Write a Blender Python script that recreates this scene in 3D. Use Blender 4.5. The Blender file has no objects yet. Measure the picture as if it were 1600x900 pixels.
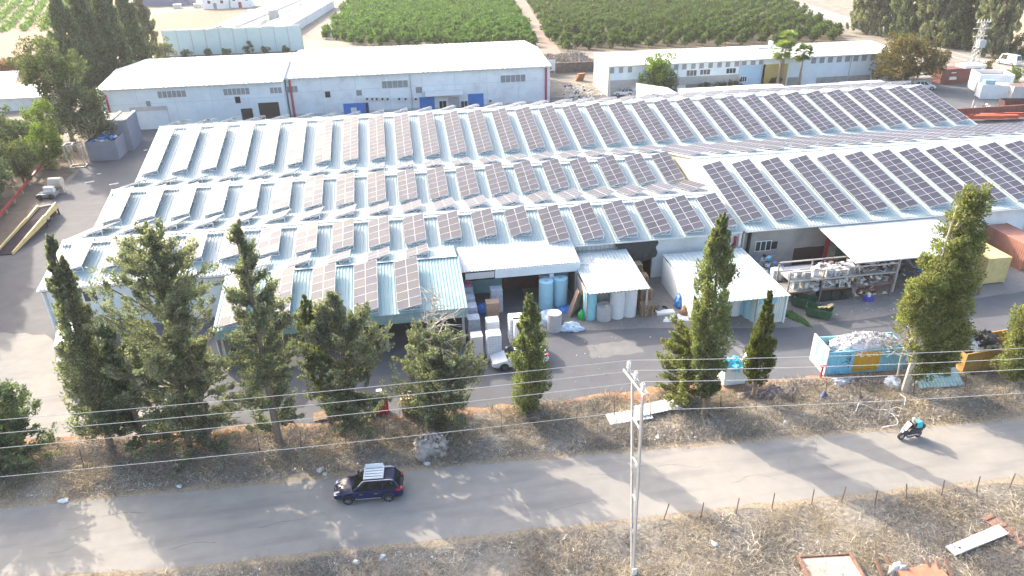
import bpy, math, random
import numpy as np
from mathutils import Vector, Matrix, Euler
R=math.radians
random.seed(7); RNG=np.random.default_rng(11)
SC=bpy.context.scene
COL=SC.collection
# ------------------------------------------------------------------ camera
F,TH,ROLL,HC,YAW=1121.,R(27.5),R(1.0),35.,R(9.)
def cam_matrix():
    rt=Vector((1,0,0)); up=Vector((0,math.sin(TH),math.cos(TH))); fw=Vector((0,math.cos(TH),-math.sin(TH)))
    c,s=math.cos(ROLL),math.sin(ROLL)
    r2=rt*c-up*s; u2=rt*s+up*c
    m=Matrix((r2,u2,-fw)).transposed()
    return Matrix.Rotation(-YAW,4,'Z')@m.to_4x4()
cd=bpy.data.cameras.new('camera'); cam=bpy.data.objects.new('camera',cd); COL.objects.link(cam)
cam.matrix_world=Matrix.Translation((0,0,HC))@cam_matrix()
cd.sensor_width=36; cd.lens=F/1600*36; cd.clip_end=5000; cd.clip_start=.5
SC.camera=cam
# ------------------------------------------------------------------ light
SUN_AZ,SUN_EL=R(35),R(29)      # sun stands beyond the factory, to the left
SKY=.15; SUNS=2.0; EXPO=1.97
w=bpy.data.worlds.new('World'); SC.world=w; w.use_nodes=True
nt=w.node_tree; bg=nt.nodes['Background']; sk=nt.nodes.new('ShaderNodeTexSky')
sk.sky_type='NISHITA'; sk.sun_disc=False; sk.sun_elevation=SUN_EL; sk.sun_rotation=-SUN_AZ
sk.air_density=.9; sk.dust_density=4.2; sk.ozone_density=.35; sk.altitude=50
nt.links.new(sk.outputs[0],bg.inputs[0]); bg.inputs[1].default_value=SKY
sl=bpy.data.lights.new('sun','SUN'); so=bpy.data.objects.new('sun',sl); COL.objects.link(so)
sl.energy=SUNS; sl.angle=R(.6); sl.color=(1,.885,.735)
sd=Vector((-math.sin(SUN_AZ)*math.cos(SUN_EL),math.cos(SUN_AZ)*math.cos(SUN_EL),math.sin(SUN_EL)))
so.rotation_euler=sd.to_track_quat('Z','Y').to_euler()
SC.view_settings.view_transform='Standard'; SC.view_settings.look='None'
SC.view_settings.exposure=EXPO; SC.view_settings.gamma=1
SC.cycles.use_denoising=True
SC.cycles.max_bounces=6; SC.cycles.transparent_max_bounces=6; SC.cycles.volume_bounces=0
SC.cycles.caustics_reflective=False; SC.cycles.caustics_refractive=False
# ------------------------------------------------------------------ helpers
def at(px,py,z=0.):
    "ground survey: the point of the place seen at a photo pixel, at height z"
    d=cam.matrix_world.to_3x3()@Vector(((px-800)/F,-(py-450)/F,-1)); t=(z-HC)/d.z
    return Vector((d.x*t,d.y*t,z))
MATS={}
def mat(name,col,rough=.8,var=.18,scale=1.5,metal=0.,bump=0.,detail=5,stain=None,stain_amt=.5,stain_scale=.6,island=0.,trans=None,spec=.5,stretch=None,rust=0):
    if name in MATS: return MATS[name]
    m=bpy.data.materials.new(name); m.use_nodes=True; t=m.node_tree; N=t.nodes; L=t.links
    b=N['Principled BSDF']; b.inputs['Roughness'].default_value=rough; b.inputs['Metallic'].default_value=metal
    b.inputs['Specular IOR Level'].default_value=spec
    tc=N.new('ShaderNodeTexCoord'); src=tc.outputs['Object']
    if stretch:
        mp=N.new('ShaderNodeMapping'); mp.inputs['Scale'].default_value=stretch; L.new(src,mp.inputs[0]); src=mp.outputs[0]
    nz=N.new('ShaderNodeTexNoise'); nz.inputs['Scale'].default_value=scale; nz.inputs['Detail'].default_value=detail; nz.inputs['Roughness'].default_value=.65
    L.new(src,nz.inputs['Vector'])
    cr=N.new('ShaderNodeValToRGB'); e=cr.color_ramp.elements
    e[0].position=.32; e[1].position=.68
    e[0].color=(*[c*(1-var) for c in col],1); e[1].color=(*[min(1,c*(1+var)) for c in col],1)
    L.new(nz.outputs['Fac'],cr.inputs[0]); out=cr.outputs[0]
    if stain:
        n2=N.new('ShaderNodeTexNoise'); n2.inputs['Scale'].default_value=stain_scale; n2.inputs['Detail'].default_value=6; n2.inputs['Roughness'].default_value=.6
        L.new(src,n2.inputs['Vector'])
        r2=N.new('ShaderNodeValToRGB'); r2.color_ramp.elements[0].position=.5; r2.color_ramp.elements[1].position=.72
        L.new(n2.outputs['Fac'],r2.inputs[0])
        mm=N.new('ShaderNodeMath'); mm.operation='MULTIPLY'; mm.inputs[1].default_value=stain_amt; L.new(r2.outputs[0],mm.inputs[0])
        mx=N.new('ShaderNodeMixRGB'); L.new(mm.outputs[0],mx.inputs[0]); L.new(out,mx.inputs[1]); mx.inputs[2].default_value=(*stain,1); out=mx.outputs[0]
    if island:
        g=N.new('ShaderNodeNewGeometry'); mr=N.new('ShaderNodeMapRange'); mr.inputs[3].default_value=1-island; mr.inputs[4].default_value=1+island
        L.new(g.outputs['Random Per Island'],mr.inputs[0])
        mx=N.new('ShaderNodeMixRGB'); mx.blend_type='MULTIPLY'; mx.inputs[0].default_value=1; L.new(out,mx.inputs[1]); L.new(mr.outputs[0],mx.inputs[2]); out=mx.outputs[0]
    L.new(out,b.inputs['Base Color'])
    if bump:
        bp=N.new('ShaderNodeBump'); bp.inputs['Strength'].default_value=bump; bp.inputs['Distance'].default_value=.05
        n3=N.new('ShaderNodeTexNoise'); n3.inputs['Scale'].default_value=scale*6; n3.inputs['Detail'].default_value=4; L.new(src,n3.inputs['Vector'])
        L.new(n3.outputs['Fac'],bp.inputs['Height']); L.new(bp.outputs[0],b.inputs['Normal'])
    if trans:
        tr=N.new('ShaderNodeBsdfTranslucent'); ms=N.new('ShaderNodeMixShader'); ms.inputs[0].default_value=.48
        mx=N.new('ShaderNodeMixRGB'); mx.blend_type='MULTIPLY'; mx.inputs[0].default_value=1; L.new(out,mx.inputs[1]); mx.inputs[2].default_value=(*trans,1)
        L.new(mx.outputs[0],tr.inputs[0]); L.new(b.outputs[0],ms.inputs[1]); L.new(tr.outputs[0],ms.inputs[2]); L.new(ms.outputs[0],N['Material Output'].inputs[0])
    MATS[name]=m; return m
def tag(o,label=None,cat=None,group=None,kind=None):
    if label: o['label']=label
    if cat: o['category']=cat
    if group: o['group']=group
    if kind: o['kind']=kind
    return o
def T(name,label,cat,loc=(0,0,0),rz=0,group=None,rot=None):
    o=bpy.data.objects.new(name,None); COL.objects.link(o); o.location=loc; o.empty_display_size=.3
    o.rotation_euler=rot if rot is not None else (0,0,rz)
    return tag(o,label,cat,group)
def link(me,name,parent=None,loc=None,rot=None,**k):
    o=bpy.data.objects.new(name,me); COL.objects.link(o)
    if parent: o.parent=parent
    if loc is not None: o.location=loc
    if rot is not None: o.rotation_euler=rot
    return tag(o,**k)
def copy_thing(root,loc,rz=None,label=None,scale=None):
    r=root.copy(); COL.objects.link(r); r.location=loc
    if rz is not None: r.rotation_euler=(0,0,rz)
    if scale is not None: r.scale=(scale,)*3
    if label: r['label']=label
    for ch in root.children:
        c=ch.copy(); COL.objects.link(c); c.parent=r
        for g in ch.children:
            d=g.copy(); COL.objects.link(d); d.parent=c
    return r
class MB:
    def __init__(s): s.v=[];s.f=[];s.m=[]
    def quad(s,*p,m=0):
        n=len(s.v); s.v+= [tuple(q) for q in p]; s.f.append(tuple(range(n,n+len(p)))); s.m.append(m); return s
    def hexa(s,b,t,m=0):
        n=len(s.v); s.v+=[tuple(p) for p in b]+[tuple(p) for p in t]; k=len(b)
        s.f.append(tuple(range(n+k-1,n-1,-1))); s.f.append(tuple(range(n+k,n+2*k)))
        for i in range(k):
            j=(i+1)%k; s.f.append((n+i,n+j,n+k+j,n+k+i))
        s.m+=[m]*(k+2); return s
    def box(s,x0,x1,y0,y1,z0,z1,m=0):
        return s.hexa([(x0,y0,z0),(x1,y0,z0),(x1,y1,z0),(x0,y1,z0)],[(x0,y0,z1),(x1,y0,z1),(x1,y1,z1),(x0,y1,z1)],m)
    def cbox(s,c,d,m=0,rz=0,M=None):
        x,y,z=d[0]/2,d[1]/2,d[2]/2; A=M if M else Matrix.Rotation(rz,3,'Z'); c=Vector(c)
        P=[c+A@Vector(q) for q in [(-x,-y,-z),(x,-y,-z),(x,y,-z),(-x,y,-z),(-x,-y,z),(x,-y,z),(x,y,z),(-x,y,z)]]
        return s.hexa(P[:4],P[4:],m)
    def prism(s,poly,z0,z1,m=0):
        return s.hexa([(x,y,z0) for x,y in poly],[(x,y,z1) for x,y in poly],m)
    def cyl(s,p0,p1,r0,r1=None,n=8,m=0,caps=True):
        r1=r0 if r1 is None else r1; p0=Vector(p0);p1=Vector(p1); d=(p1-p0)
        if d.length<1e-6: return s
        d.normalize(); a=d.orthogonal().normalized(); b=d.cross(a); k=len(s.v)
        for p,r in ((p0,r0),(p1,r1)):
            for i in range(n):
                t=2*math.pi*i/n; s.v.append(tuple(p+a*(r*math.cos(t))+b*(r*math.sin(t))))
        for i in range(n):
            j=(i+1)%n; s.f.append((k+i,k+j,k+n+j,k+n+i)); s.m.append(m)
        if caps:
            s.f.append(tuple(range(k+n-1,k-1,-1))); s.f.append(tuple(range(k+n,k+2*n))); s.m+=[m,m]
        return s
    def bar(s,p0,p1,w,h=None,m=0):
        "square bar"
        h=h or w; p0=Vector(p0);p1=Vector(p1); d=(p1-p0); L=d.length
        if L<1e-6: return s
        q=d.to_track_quat('Y','Z').to_matrix(); return s.cbox((p0+p1)/2,(w,L,h),m,M=q)
    def tube(s,pts,r,n=6,m=0):
        for i in range(len(pts)-1):
            a=r[i] if isinstance(r,(list,tuple)) else r; b=r[i+1] if isinstance(r,(list,tuple)) else r
            s.cyl(pts[i],pts[i+1],a,b,n,m,caps=(i==0 or i==len(pts)-2))
        return s
    def loft(s,secs,m=0,closed=True,caps=True):
        "rings of equal length joined"
        k=len(s.v); n=len(secs[0])
        for r in secs: s.v+=[tuple(p) for p in r]
        for a in range(len(secs)-1):
            for i in range(n if closed else n-1):
                j=(i+1)%n; s.f.append((k+a*n+i,k+a*n+j,k+(a+1)*n+j,k+(a+1)*n+i)); s.m.append(m)
        if caps and closed:
            s.f.append(tuple(range(k+n-1,k-1,-1))); e=k+(len(secs)-1)*n; s.f.append(tuple(range(e,e+n))); s.m+=[m,m]
        return s
    def mesh(s,name,mats,smooth=False):
        me=bpy.data.meshes.new(name); me.from_pydata(s.v,[],s.f)
        for q in (mats if isinstance(mats,(list,tuple)) else [mats]): me.materials.append(q)
        me.polygons.foreach_set('material_index',s.m)
        if smooth: me.polygons.foreach_set('use_smooth',[True]*len(s.f))
        me.update(); return me
    def build(s,name,mats,parent=None,loc=None,rot=None,smooth=False,**k):
        return link(s.mesh(name,mats,smooth),name,parent,loc,rot,**k)
def fastmesh(name,V,Fq,mats,midx=None):
    "numpy verts (n,3), faces (k,3|4)"
    me=bpy.data.meshes.new(name); V=np.asarray(V,np.float32); Fq=np.asarray(Fq,np.int32); k=Fq.shape[1]
    me.vertices.add(len(V)); me.vertices.foreach_set('co',V.ravel())
    me.loops.add(Fq.size); me.loops.foreach_set('vertex_index',Fq.ravel())
    me.polygons.add(len(Fq)); me.polygons.foreach_set('loop_start',np.arange(0,Fq.size,k,dtype=np.int32)); me.polygons.foreach_set('loop_total',np.full(len(Fq),k,np.int32))
    for q in (mats if isinstance(mats,(list,tuple)) else [mats]): me.materials.append(q)
    if midx is not None: me.polygons.foreach_set('material_index',np.asarray(midx,np.int32))
    me.update(calc_edges=True); return me
ORD=['first','second','third','fourth','fifth','sixth','seventh','eighth','ninth','tenth','eleventh','twelfth','thirteenth','fourteenth','fifteenth','sixteenth','seventeenth','eighteenth','nineteenth','twentieth']
def ordn(i):
    if i<20: return ORD[i]
    t={2:'twenty',3:'thirty'}[(i+1)//10]; u=(i+1)%10
    return (t+'-'+ORD[u-1]) if u else {2:'twentieth',3:'thirtieth'}[(i+1)//10]
# ------------------------------------------------------------------ materials
WHITE=mat('white_paint',(.74,.76,.75),.55,.06,.7,stain=(.45,.42,.38),stain_amt=.35,stain_scale=.5)
ROOF=mat('pale_roof_sheet',(.345,.43,.425),.5,.06,.25,stain=(.36,.37,.35),stain_amt=.5,stain_scale=.5,stretch=(1.6,.22,1))
ROOFW=mat('white_roof_sheet',(.64,.655,.64),.5,.05,.2,stain=(.48,.46,.42),stain_amt=.5,stain_scale=.3,stretch=(1.2,.25,1))
TEALROOF=mat('teal_roof_sheet',(.28,.43,.44),.42,.08,.3,stain=(.5,.52,.48),stain_amt=.4)
WALLW=mat('white_wall',(.78,.81,.80),.75,.06,.5,stain=(.45,.43,.4),stain_amt=.4,stain_scale=.35)
WALLB=mat('pale_blue_wall',(.72,.79,.80),.75,.05,.5,stain=(.5,.5,.48),stain_amt=.3,stain_scale=.3)
CREAM=mat('cream_wall',(.56,.50,.41),.8,.06,.5,stain=(.45,.4,.33),stain_amt=.3)
GREYW=mat('grey_render',(.38,.36,.33),.85,.12,.8,stain=(.2,.19,.18),stain_amt=.5)
BROWNW=mat('brown_steel_door',(.075,.04,.038),.7,.2,1)
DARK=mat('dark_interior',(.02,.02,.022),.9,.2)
STEEL=mat('galvanised_steel',(.55,.55,.55),.45,.12,2,metal=.5)
FRAMEW=mat('white_aluminium',(.80,.80,.80),.4,.05,2,metal=.0)
RUST=mat('rusty_steel',(.20,.115,.085),.85,.35,3,stain=(.32,.19,.13),stain_amt=.6,stain_scale=2)
RED=mat('red_paint',(.42,.03,.035),.5,.1)
REDPIPE=mat('faded_red_paint',(.45,.05,.09),.55,.12)
BLUE=mat('blue_paint',(.02,.19,.55),.5,.12,1,stain=(.1,.2,.45),stain_amt=.4)
LBLUE=mat('light_blue_paint',(.22,.52,.66),.55,.1,1,stain=(.4,.35,.3),stain_amt=.35,stain_scale=1.2)
YELLOW=mat('yellow_ochre_paint',(.60,.35,.03),.55,.1,1,stain=(.35,.2,.06),stain_amt=.4,stain_scale=1.2)
CREAMY=mat('pale_yellow_paint',(.62,.50,.22),.6,.1,1,stain=(.4,.28,.12),stain_amt=.5,stain_scale=1.5)
GLASSD=mat('dark_window',(.05,.055,.06),.15,.1)
LOUVRE=mat('grey_louvre',(.26,.27,.27),.6,.15,4)
WOOD=mat('pallet_wood',(.36,.25,.15),.85,.25,6,stain=(.2,.14,.09),stain_amt=.5,stain_scale=4)
WOODP=mat('pale_new_wood',(.58,.44,.24),.8,.15,6)
CARD=mat('brown_cardboard',(.36,.24,.17),.85,.1,3)
WRAP=mat('white_wrapped_goods',(.82,.82,.81),.45,.06,3)
WRAPG=mat('grey_wrapped_goods',(.42,.46,.52),.4,.2,4,stain=(.6,.62,.66),stain_amt=.6,stain_scale=5)
ROLLB=mat('pale_blue_plastic_roll',(.36,.62,.72),.4,.06,2)
ROLLW=mat('white_plastic_roll',(.68,.70,.71),.45,.05,2)
ROLLG=mat('grey_paper_roll',(.46,.45,.45),.7,.06,2)
GREEN=mat('green_skip_paint',(.02,.09,.05),.6,.25,2,stain=(.12,.08,.05),stain_amt=.5,stain_scale=2)
GREENP=mat('bright_green_plastic',(.02,.40,.08),.4,.1)
CYANP=mat('cyan_plastic_bags',(.08,.55,.72),.4,.25,4,stain=(.6,.8,.85),stain_amt=.6,stain_scale=3)
WHITEP=mat('white_crumpled_plastic',(.72,.74,.77),.5,.12,5)
BLUEP=mat('blue_plastic_sheet',(.05,.22,.60),.4,.3,4,stain=(.4,.55,.8),stain_amt=.5,stain_scale=3)
RUBBER=mat('black_rubber',(.018,.018,.018),.85,.2)
BLACKC=mat('black_cloth',(.02,.02,.024),.9,.2)
NET=mat('dark_shade_net',(.045,.048,.05),.9,.3,3)
CONC=mat('concrete',(.40,.39,.37),.85,.12,3,stain=(.28,.27,.25),stain_amt=.4)
POLEC=mat('pale_concrete_pole',(.40,.385,.36),.85,.10,4)
WIREM=mat('aluminium_wire',(.48,.48,.46),.5,.05)
SKIN=mat('skin',(.50,.30,.22),.6,.05)
# solar glass
def solar_glass():
    m=mat('solar_glass',(.052,.057,.082),.6,.10,.8,spec=.25); t=m.node_tree; N=t.nodes; b=N['Principled BSDF']
    oi=N.new('ShaderNodeObjectInfo'); mr=N.new('ShaderNodeMapRange'); mr.inputs[3].default_value=.80; mr.inputs[4].default_value=1.25; t.links.new(oi.outputs['Random'],mr.inputs[0])
    mx=N.new('ShaderNodeMixRGB'); mx.blend_type='MULTIPLY'; mx.inputs[0].default_value=1; src=b.inputs['Base Color'].links[0].from_socket; t.links.new(src,mx.inputs[1]); t.links.new(mr.outputs[0],mx.inputs[2]); t.links.new(mx.outputs[0],b.inputs['Base Color'])
    m2=N.new('ShaderNodeMapRange'); m2.inputs[3].default_value=.54; m2.inputs[4].default_value=.64; t.links.new(oi.outputs['Random'],m2.inputs[0]); t.links.new(m2.outputs[0],b.inputs['Roughness']); return m
GLASS=solar_glass(); PFRAME=mat('panel_frame',(.50,.50,.51),.5,.05)
# ------------------------------------------------------------------ ground
def blend_ground(name,stops,scale,rough=.95,bump=.3,second=None,fine=.26):
    m=bpy.data.materials.new(name); m.use_nodes=True; t=m.node_tree; N=t.nodes; L=t.links; b=N['Principled BSDF']; b.inputs['Roughness'].default_value=rough; b.inputs['Specular IOR Level'].default_value=.25
    tc=N.new('ShaderNodeTexCoord'); nz=N.new('ShaderNodeTexNoise'); nz.inputs['Scale'].default_value=scale; nz.inputs['Detail'].default_value=9; nz.inputs['Roughness'].default_value=.68
    L.new(tc.outputs['Object'],nz.inputs[0]); cr=N.new('ShaderNodeValToRGB'); el=cr.color_ramp.elements
    while len(el)<len(stops): el.new(.5)
    for e,(p,c) in zip(el,stops): e.position=p; e.color=(*c,1)
    L.new(nz.outputs[0],cr.inputs[0]); out=cr.outputs[0]
    n2=N.new('ShaderNodeTexNoise'); n2.inputs['Scale'].default_value=scale*14; n2.inputs['Detail'].default_value=6; L.new(tc.outputs['Object'],n2.inputs[0])
    mr=N.new('ShaderNodeMapRange'); mr.inputs[1].default_value=.3; mr.inputs[2].default_value=.7; mr.inputs[3].default_value=1-fine; mr.inputs[4].default_value=1+fine; L.new(n2.outputs[0],mr.inputs[0])
    mx=N.new('ShaderNodeMixRGB'); mx.blend_type='MULTIPLY'; mx.inputs[0].default_value=1; L.new(out,mx.inputs[1]); L.new(mr.outputs[0],mx.inputs[2]); out=mx.outputs[0]
    if second:
        sc2,col,lo,hi,amt=second
        n3=N.new('ShaderNodeTexNoise'); n3.inputs['Scale'].default_value=sc2; n3.inputs['Detail'].default_value=7; mp=N.new('ShaderNodeMapping'); mp.inputs['Scale'].default_value=(.16,1,1); mp.inputs['Rotation'].default_value=(0,0,.05); L.new(tc.outputs['Object'],mp.inputs[0]); L.new(mp.outputs[0],n3.inputs[0])
        r3=N.new('ShaderNodeMapRange'); r3.inputs[1].default_value=lo; r3.inputs[2].default_value=hi; r3.inputs[4].default_value=amt; L.new(n3.outputs[0],r3.inputs[0])
        m3=N.new('ShaderNodeMixRGB'); L.new(r3.outputs[0],m3.inputs[0]); L.new(out,m3.inputs[1]); m3.inputs[2].default_value=(*col,1); out=m3.outputs[0]
    L.new(out,b.inputs['Base Color'])
    bp=N.new('ShaderNodeBump'); bp.inputs['Strength'].default_value=bump; bp.inputs['Distance'].default_value=.08; L.new(n2.outputs[0],bp.inputs['Height']); L.new(bp.outputs[0],b.inputs['Normal'])
    return m
SOIL=blend_ground('dry_soil',[(.34,(.165,.152,.135)),(.48,(.225,.202,.168)),(.58,(.285,.248,.195)),(.7,(.325,.29,.235))],.22,.95,.5)
ASPH=blend_ground('yard_asphalt',[(.3,(.098,.102,.113)),(.5,(.115,.119,.129)),(.72,(.145,.146,.148))],.05,.85,.06,(.7,(.165,.163,.160),.54,.74,.6),.07)
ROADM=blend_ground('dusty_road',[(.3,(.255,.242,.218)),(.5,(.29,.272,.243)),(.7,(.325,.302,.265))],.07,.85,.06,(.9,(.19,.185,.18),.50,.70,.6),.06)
SAND=blend_ground('sandy_shoulder',[(.3,(.27,.225,.165)),(.7,(.34,.28,.20))],.4)
REDSOIL=blend_ground('red_earth',[(.36,(.25,.19,.14)),(.5,(.34,.22,.14)),(.62,(.38,.19,.10)),(.75,(.42,.28,.18))],.16,.95,.6)
APRON=blend_ground('worn_concrete_apron',[(.3,(.19,.18,.17)),(.7,(.25,.235,.215))],.15,.9,.08,None,.1)
FIELDO=blend_ground('orange_field_soil',[(.3,(.20,.135,.095)),(.7,(.26,.175,.125))],.05)
FIELDB=blend_ground('brown_field_soil',[(.3,(.30,.22,.15)),(.7,(.42,.31,.21))],.05)
LANE=blend_ground('pale_dirt_lane',[(.3,(.21,.195,.165)),(.7,(.27,.245,.205))],.1)
ORCHG=blend_ground('orchard_soil',[(.3,(.115,.095,.065)),(.7,(.17,.14,.095))],.08)
def sheet(name,pts,z,m,kind='structure'):
    v=[(p[0],p[1],z) for p in pts]
    b=MB(); b.quad(*v); o=b.build(name,m); tag(o,kind=kind); return o
def ribbon(name,left,right,z,m):
    b=MB()
    for i in range(len(left)-1): b.quad((*left[i],z),(*right[i],z),(*right[i+1],z),(*left[i+1],z))
    o=b.build(name,m); tag(o,kind='structure'); return o
def xy(*p): return [tuple(at(a,b)[:2]) for a,b in p]
def jag(pts,amp,step,seed):
    r=random.Random(seed); out=[]
    for a,b in zip(pts,pts[1:]):
        L=math.dist(a,b); n=max(1,int(L/step))
        for i in range(n):
            k=i/n; nx,ny=-(b[1]-a[1])/L,(b[0]-a[0])/L; d=r.uniform(-amp,amp)
            out.append((a[0]+(b[0]-a[0])*k+nx*d,a[1]+(b[1]-a[1])*k+ny*d))
    return out+[pts[-1]]
gb=MB()
N_=24
for i in range(N_):
    for j in range(N_):
        x0=-1500+3000*i/N_; y0=-600+3400*j/N_
        gb.quad((x0,y0,0),(x0+125,y0,0),(x0+125,y0+3400/N_,0),(x0,y0+3400/N_,0))
tag(gb.build('ground',SOIL),kind='structure')
# yard
yb=jag([(-95,49.3),(-32,49.0),(-24.8,48.2),(-10.9,47.2),(-1,46.5),(5,46.3),(17.5,46.6),(32.7,45.4),(52,44.6),(100,43)],.35,1.2,3)
yard=yb+[(132,43),(132,152),(-50.5,152),(-50.6,123.5),(-48.9,104),(-48.4,87.5),(-95,86)]
sheet('yard_pavement',yard,.008,ASPH)
ap=jag([(11.5,57.2),(20,56),(35.8,53.2),(45,53.6),(57.4,55.3),(100,57)],.12,1.5,4)
sheet('concrete_apron',ap+[(100,66),(11.5,66)],.014,APRON)
sheet('pale_pavement',jag([(-95,49.4),(-31,49.1),(-24.6,48.4),(-18,48.0)],.3,1.2,21)+jag([(-18,52),(-27,57),(-31,62),(-36,66),(-60,74),(-95,78)],.5,1.,22),.011,ROADM)  # lighter road-coloured sheet across the lower left of the yard
# red earth bank along the yard edge, sandy shoulders and the road
eb=jag([(-95,46.6),(-30,45.8),(-10,44.9),(6,45.2),(18,45.2),(33,44.0),(52,43.0),(100,41.6)],.6,.8,5)
et=[(x,y+3.2) for x,y in [(100,41.6),(52,43),(33,44),(18,45.2),(6,45.2),(-10,46),(-30,47.2),(-95,48.2)]]
sheet('red_earth_bank',eb+et,.004,REDSOIL)
ru=xy((0,795),(300,768),(530,746),(800,722),(1100,697),(1350,677),(1600,655)); rl=xy((0,905),(300,885),(530,858),(800,831),(1100,796),(1350,770),(1600,745))
def ext(p,k=40):
    a,b=p[0],p[1]; d=math.dist(a,b); p0=(a[0]-(b[0]-a[0])/d*k,a[1]-(b[1]-a[1])/d*k)
    a,b=p[-1],p[-2]; d=math.dist(a,b); p1=(a[0]-(b[0]-a[0])/d*k,a[1]-(b[1]-a[1])/d*k)
    return [p0]+p+[p1]
ru,rl=ext(ru),ext(rl)
sheet('road_shoulder',jag([(x,y+.55) for x,y in ru],.25,.7,8)+jag([(x,y-.5) for x,y in rl],.25,.7,9)[::-1],.006,SAND)
sheet('road',jag(ru,.10,.6,6)+jag(rl,.10,.6,7)[::-1],.012,ROADM)

rk_=random.Random(31)
def crack(name,x,y,a,L,w,m,z):
    pts=[]; 
    for i in range(int(L/.35)+1): pts.append((x,y)); a+=rk_.uniform(-.35,.35); x+=.35*math.cos(a); y+=.35*math.sin(a)
    l=[(p[0],p[1]+w*rk_.uniform(.3,1)) for p in pts]; r=[(p[0],p[1]-w*rk_.uniform(.3,1)) for p in pts]; ribbon(name,l,r,z,m)
CRK=mat('dark_crack',(.12,.115,.11),.95,.2); PATCH=mat('asphalt_patch',(.17,.168,.165),.9,.12,.8)
for i in range(16): q=at(rk_.uniform(80,1560),0) ; px=rk_.uniform(40,1560); f=rk_.uniform(.2,.85); A_=at(px,795-.0875*px); B_=at(px,905-.1*px); crack('road_crack',A_.x+(B_.x-A_.x)*f,A_.y+(B_.y-A_.y)*f,rk_.uniform(-.3,.2) if i%3 else rk_.uniform(1.2,1.9),rk_.uniform(1.2,4.5),.02,CRK,.016)
for i in range(9): q=at(rk_.uniform(860,1240),rk_.uniform(520,590)); crack('yard_crack',q.x,q.y,rk_.uniform(-.4,.4),rk_.uniform(2,6),.025,CRK,.013)
for k,(px,py,w_,h_) in enumerate(((960,545,2.4,1.2),(1180,545,1.8,.9))):
    q=at(px,py); sheet('asphalt_patch',jag([(q.x-w_,q.y-h_),(q.x+w_,q.y-h_*.9),(q.x+w_*.9,q.y+h_),(q.x-w_,q.y+h_*.8),(q.x-w_,q.y-h_)],.12,.5,40+k)[:-1],.0145 if py>600 else .0115,PATCH)
# ------------------------------------------------------------------ factory roofs
SLOPE=.2217; ANG=math.atan(SLOPE); ZE=4.8
def corr(mb,s0,s1,t0,z0,t1,z1,pitch=.34,amp=.045,th=.05,m=0):
    "trapezoidal ribbed sheet running from edge (t0,z0) to edge (t1,z1), closed underneath"
    n=max(1,int(round((s1-s0)/pitch))); p=(s1-s0)/n; xs=[]
    for i in range(n):
        a=s0+i*p; xs+=[(a,0),(a+p*.52,0),(a+p*.62,amp),(a+p*.90,amp)]
    xs.append((s1,0)); k=len(mb.v); q=len(xs)
    for (x,h) in xs: mb.v.append((x,t0,z0+h))
    for (x,h) in xs: mb.v.append((x,t1,z1+h))
    for i in range(q-1): mb.f.append((k+i,k+i+1,k+q+i+1,k+q+i)); mb.m.append(m)
    mb.quad((s0,t0,z0-th),(s0,t1,z1-th),(s1,t1,z1-th),(s1,t0,z0-th),m=m)
    mb.quad((s0,t0,z0-th),(s1,t0,z0-th),(s1,t0,z0),(s0,t0,z0),m=m)
    mb.quad((s0,t0,z0),(s0,t1,z1),(s0,t1,z1-th),(s0,t0,z0-th),m=m); mb.quad((s1,t0,z0),(s1,t0,z0-th),(s1,t1,z1-th),(s1,t1,z1),m=m)
FACT=T('factory_building','long low factory with four ribbed pale roofs covered in solar panels','factory',(0,0,0))
def gable(s0,s1,t0,t1,ends=(1,1),over=.25):
    h=(t1-t0)/2; zr=ZE+SLOPE*h; tm=t0+h
    b=MB(); corr(b,s0-over,s1+over,t0,ZE,tm,zr); r=b.build('roof',ROOF,FACT)
    b=MB(); corr(b,s0-over,s1+over,t1,ZE,tm,zr); b.build('roof',ROOF,FACT)
    c=MB(); a=.34
    c.loft([[(s,tm-a,zr-a*SLOPE+.06),(s,tm,zr+.09),(s,tm+a,zr-a*SLOPE+.06),(s,tm,zr+.02)] for s in (s0-over,s1+over)]); c.build('ridge_cap',ROOFW,r)
    g=MB(); g.box(s0-over,s1+over,t0-.14,t0+.02,ZE-.16,ZE-.03); g.build('gutter',ROOFW,r)
    for s,e in ((s0,ends[0]),(s1,ends[1])):
        if e:
            w_=MB(); d=.12 if s==s0 else -.12
            w_.hexa([(s,t0+.1,0),(s+d,t0+.1,0),(s+d,t1-.1,0),(s,t1-.1,0)],[(s,t0+.1,ZE-.08),(s+d,t0+.1,ZE-.08),(s+d,t1-.1,ZE-.08),(s,t1-.1,ZE-.08)])
            w_.hexa([(s,t0+.3,ZE-.078),(s+d,t0+.3,ZE-.078),(s+d,t1-.3,ZE-.078),(s,t1-.3,ZE-.078)],[(s,tm-.02,zr-.12),(s+d,tm-.02,zr-.12),(s+d,tm+.02,zr-.12),(s,tm+.02,zr-.12)])
            w_.build('gable_wall',WALLW if e==1 else CREAM,FACT)
G1=(65.4,80.7); G2=(80.7,96.0); GR=(65.4,96.0); G3=(96.0,126.6)
SL,SJ,SR3,SRR=-34.0,35.5,88.6,97.
gable(SL,SJ-.3,*G1,ends=(1,0)); gable(SL,SJ-.3,*G2,ends=(1,0)); gable(SJ,SRR,*GR,ends=(2,1)); gable(SL,SR3,*G3)
# valley gutters
b=MB()
for s0,s1,t in ((SL,SJ,80.7),(SL,SRR,96.0)): b.box(s0,s1,t-.22,t+.22,ZE-.14,ZE-.10)
b.build('valley_gutter',STEEL,FACT)
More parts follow.
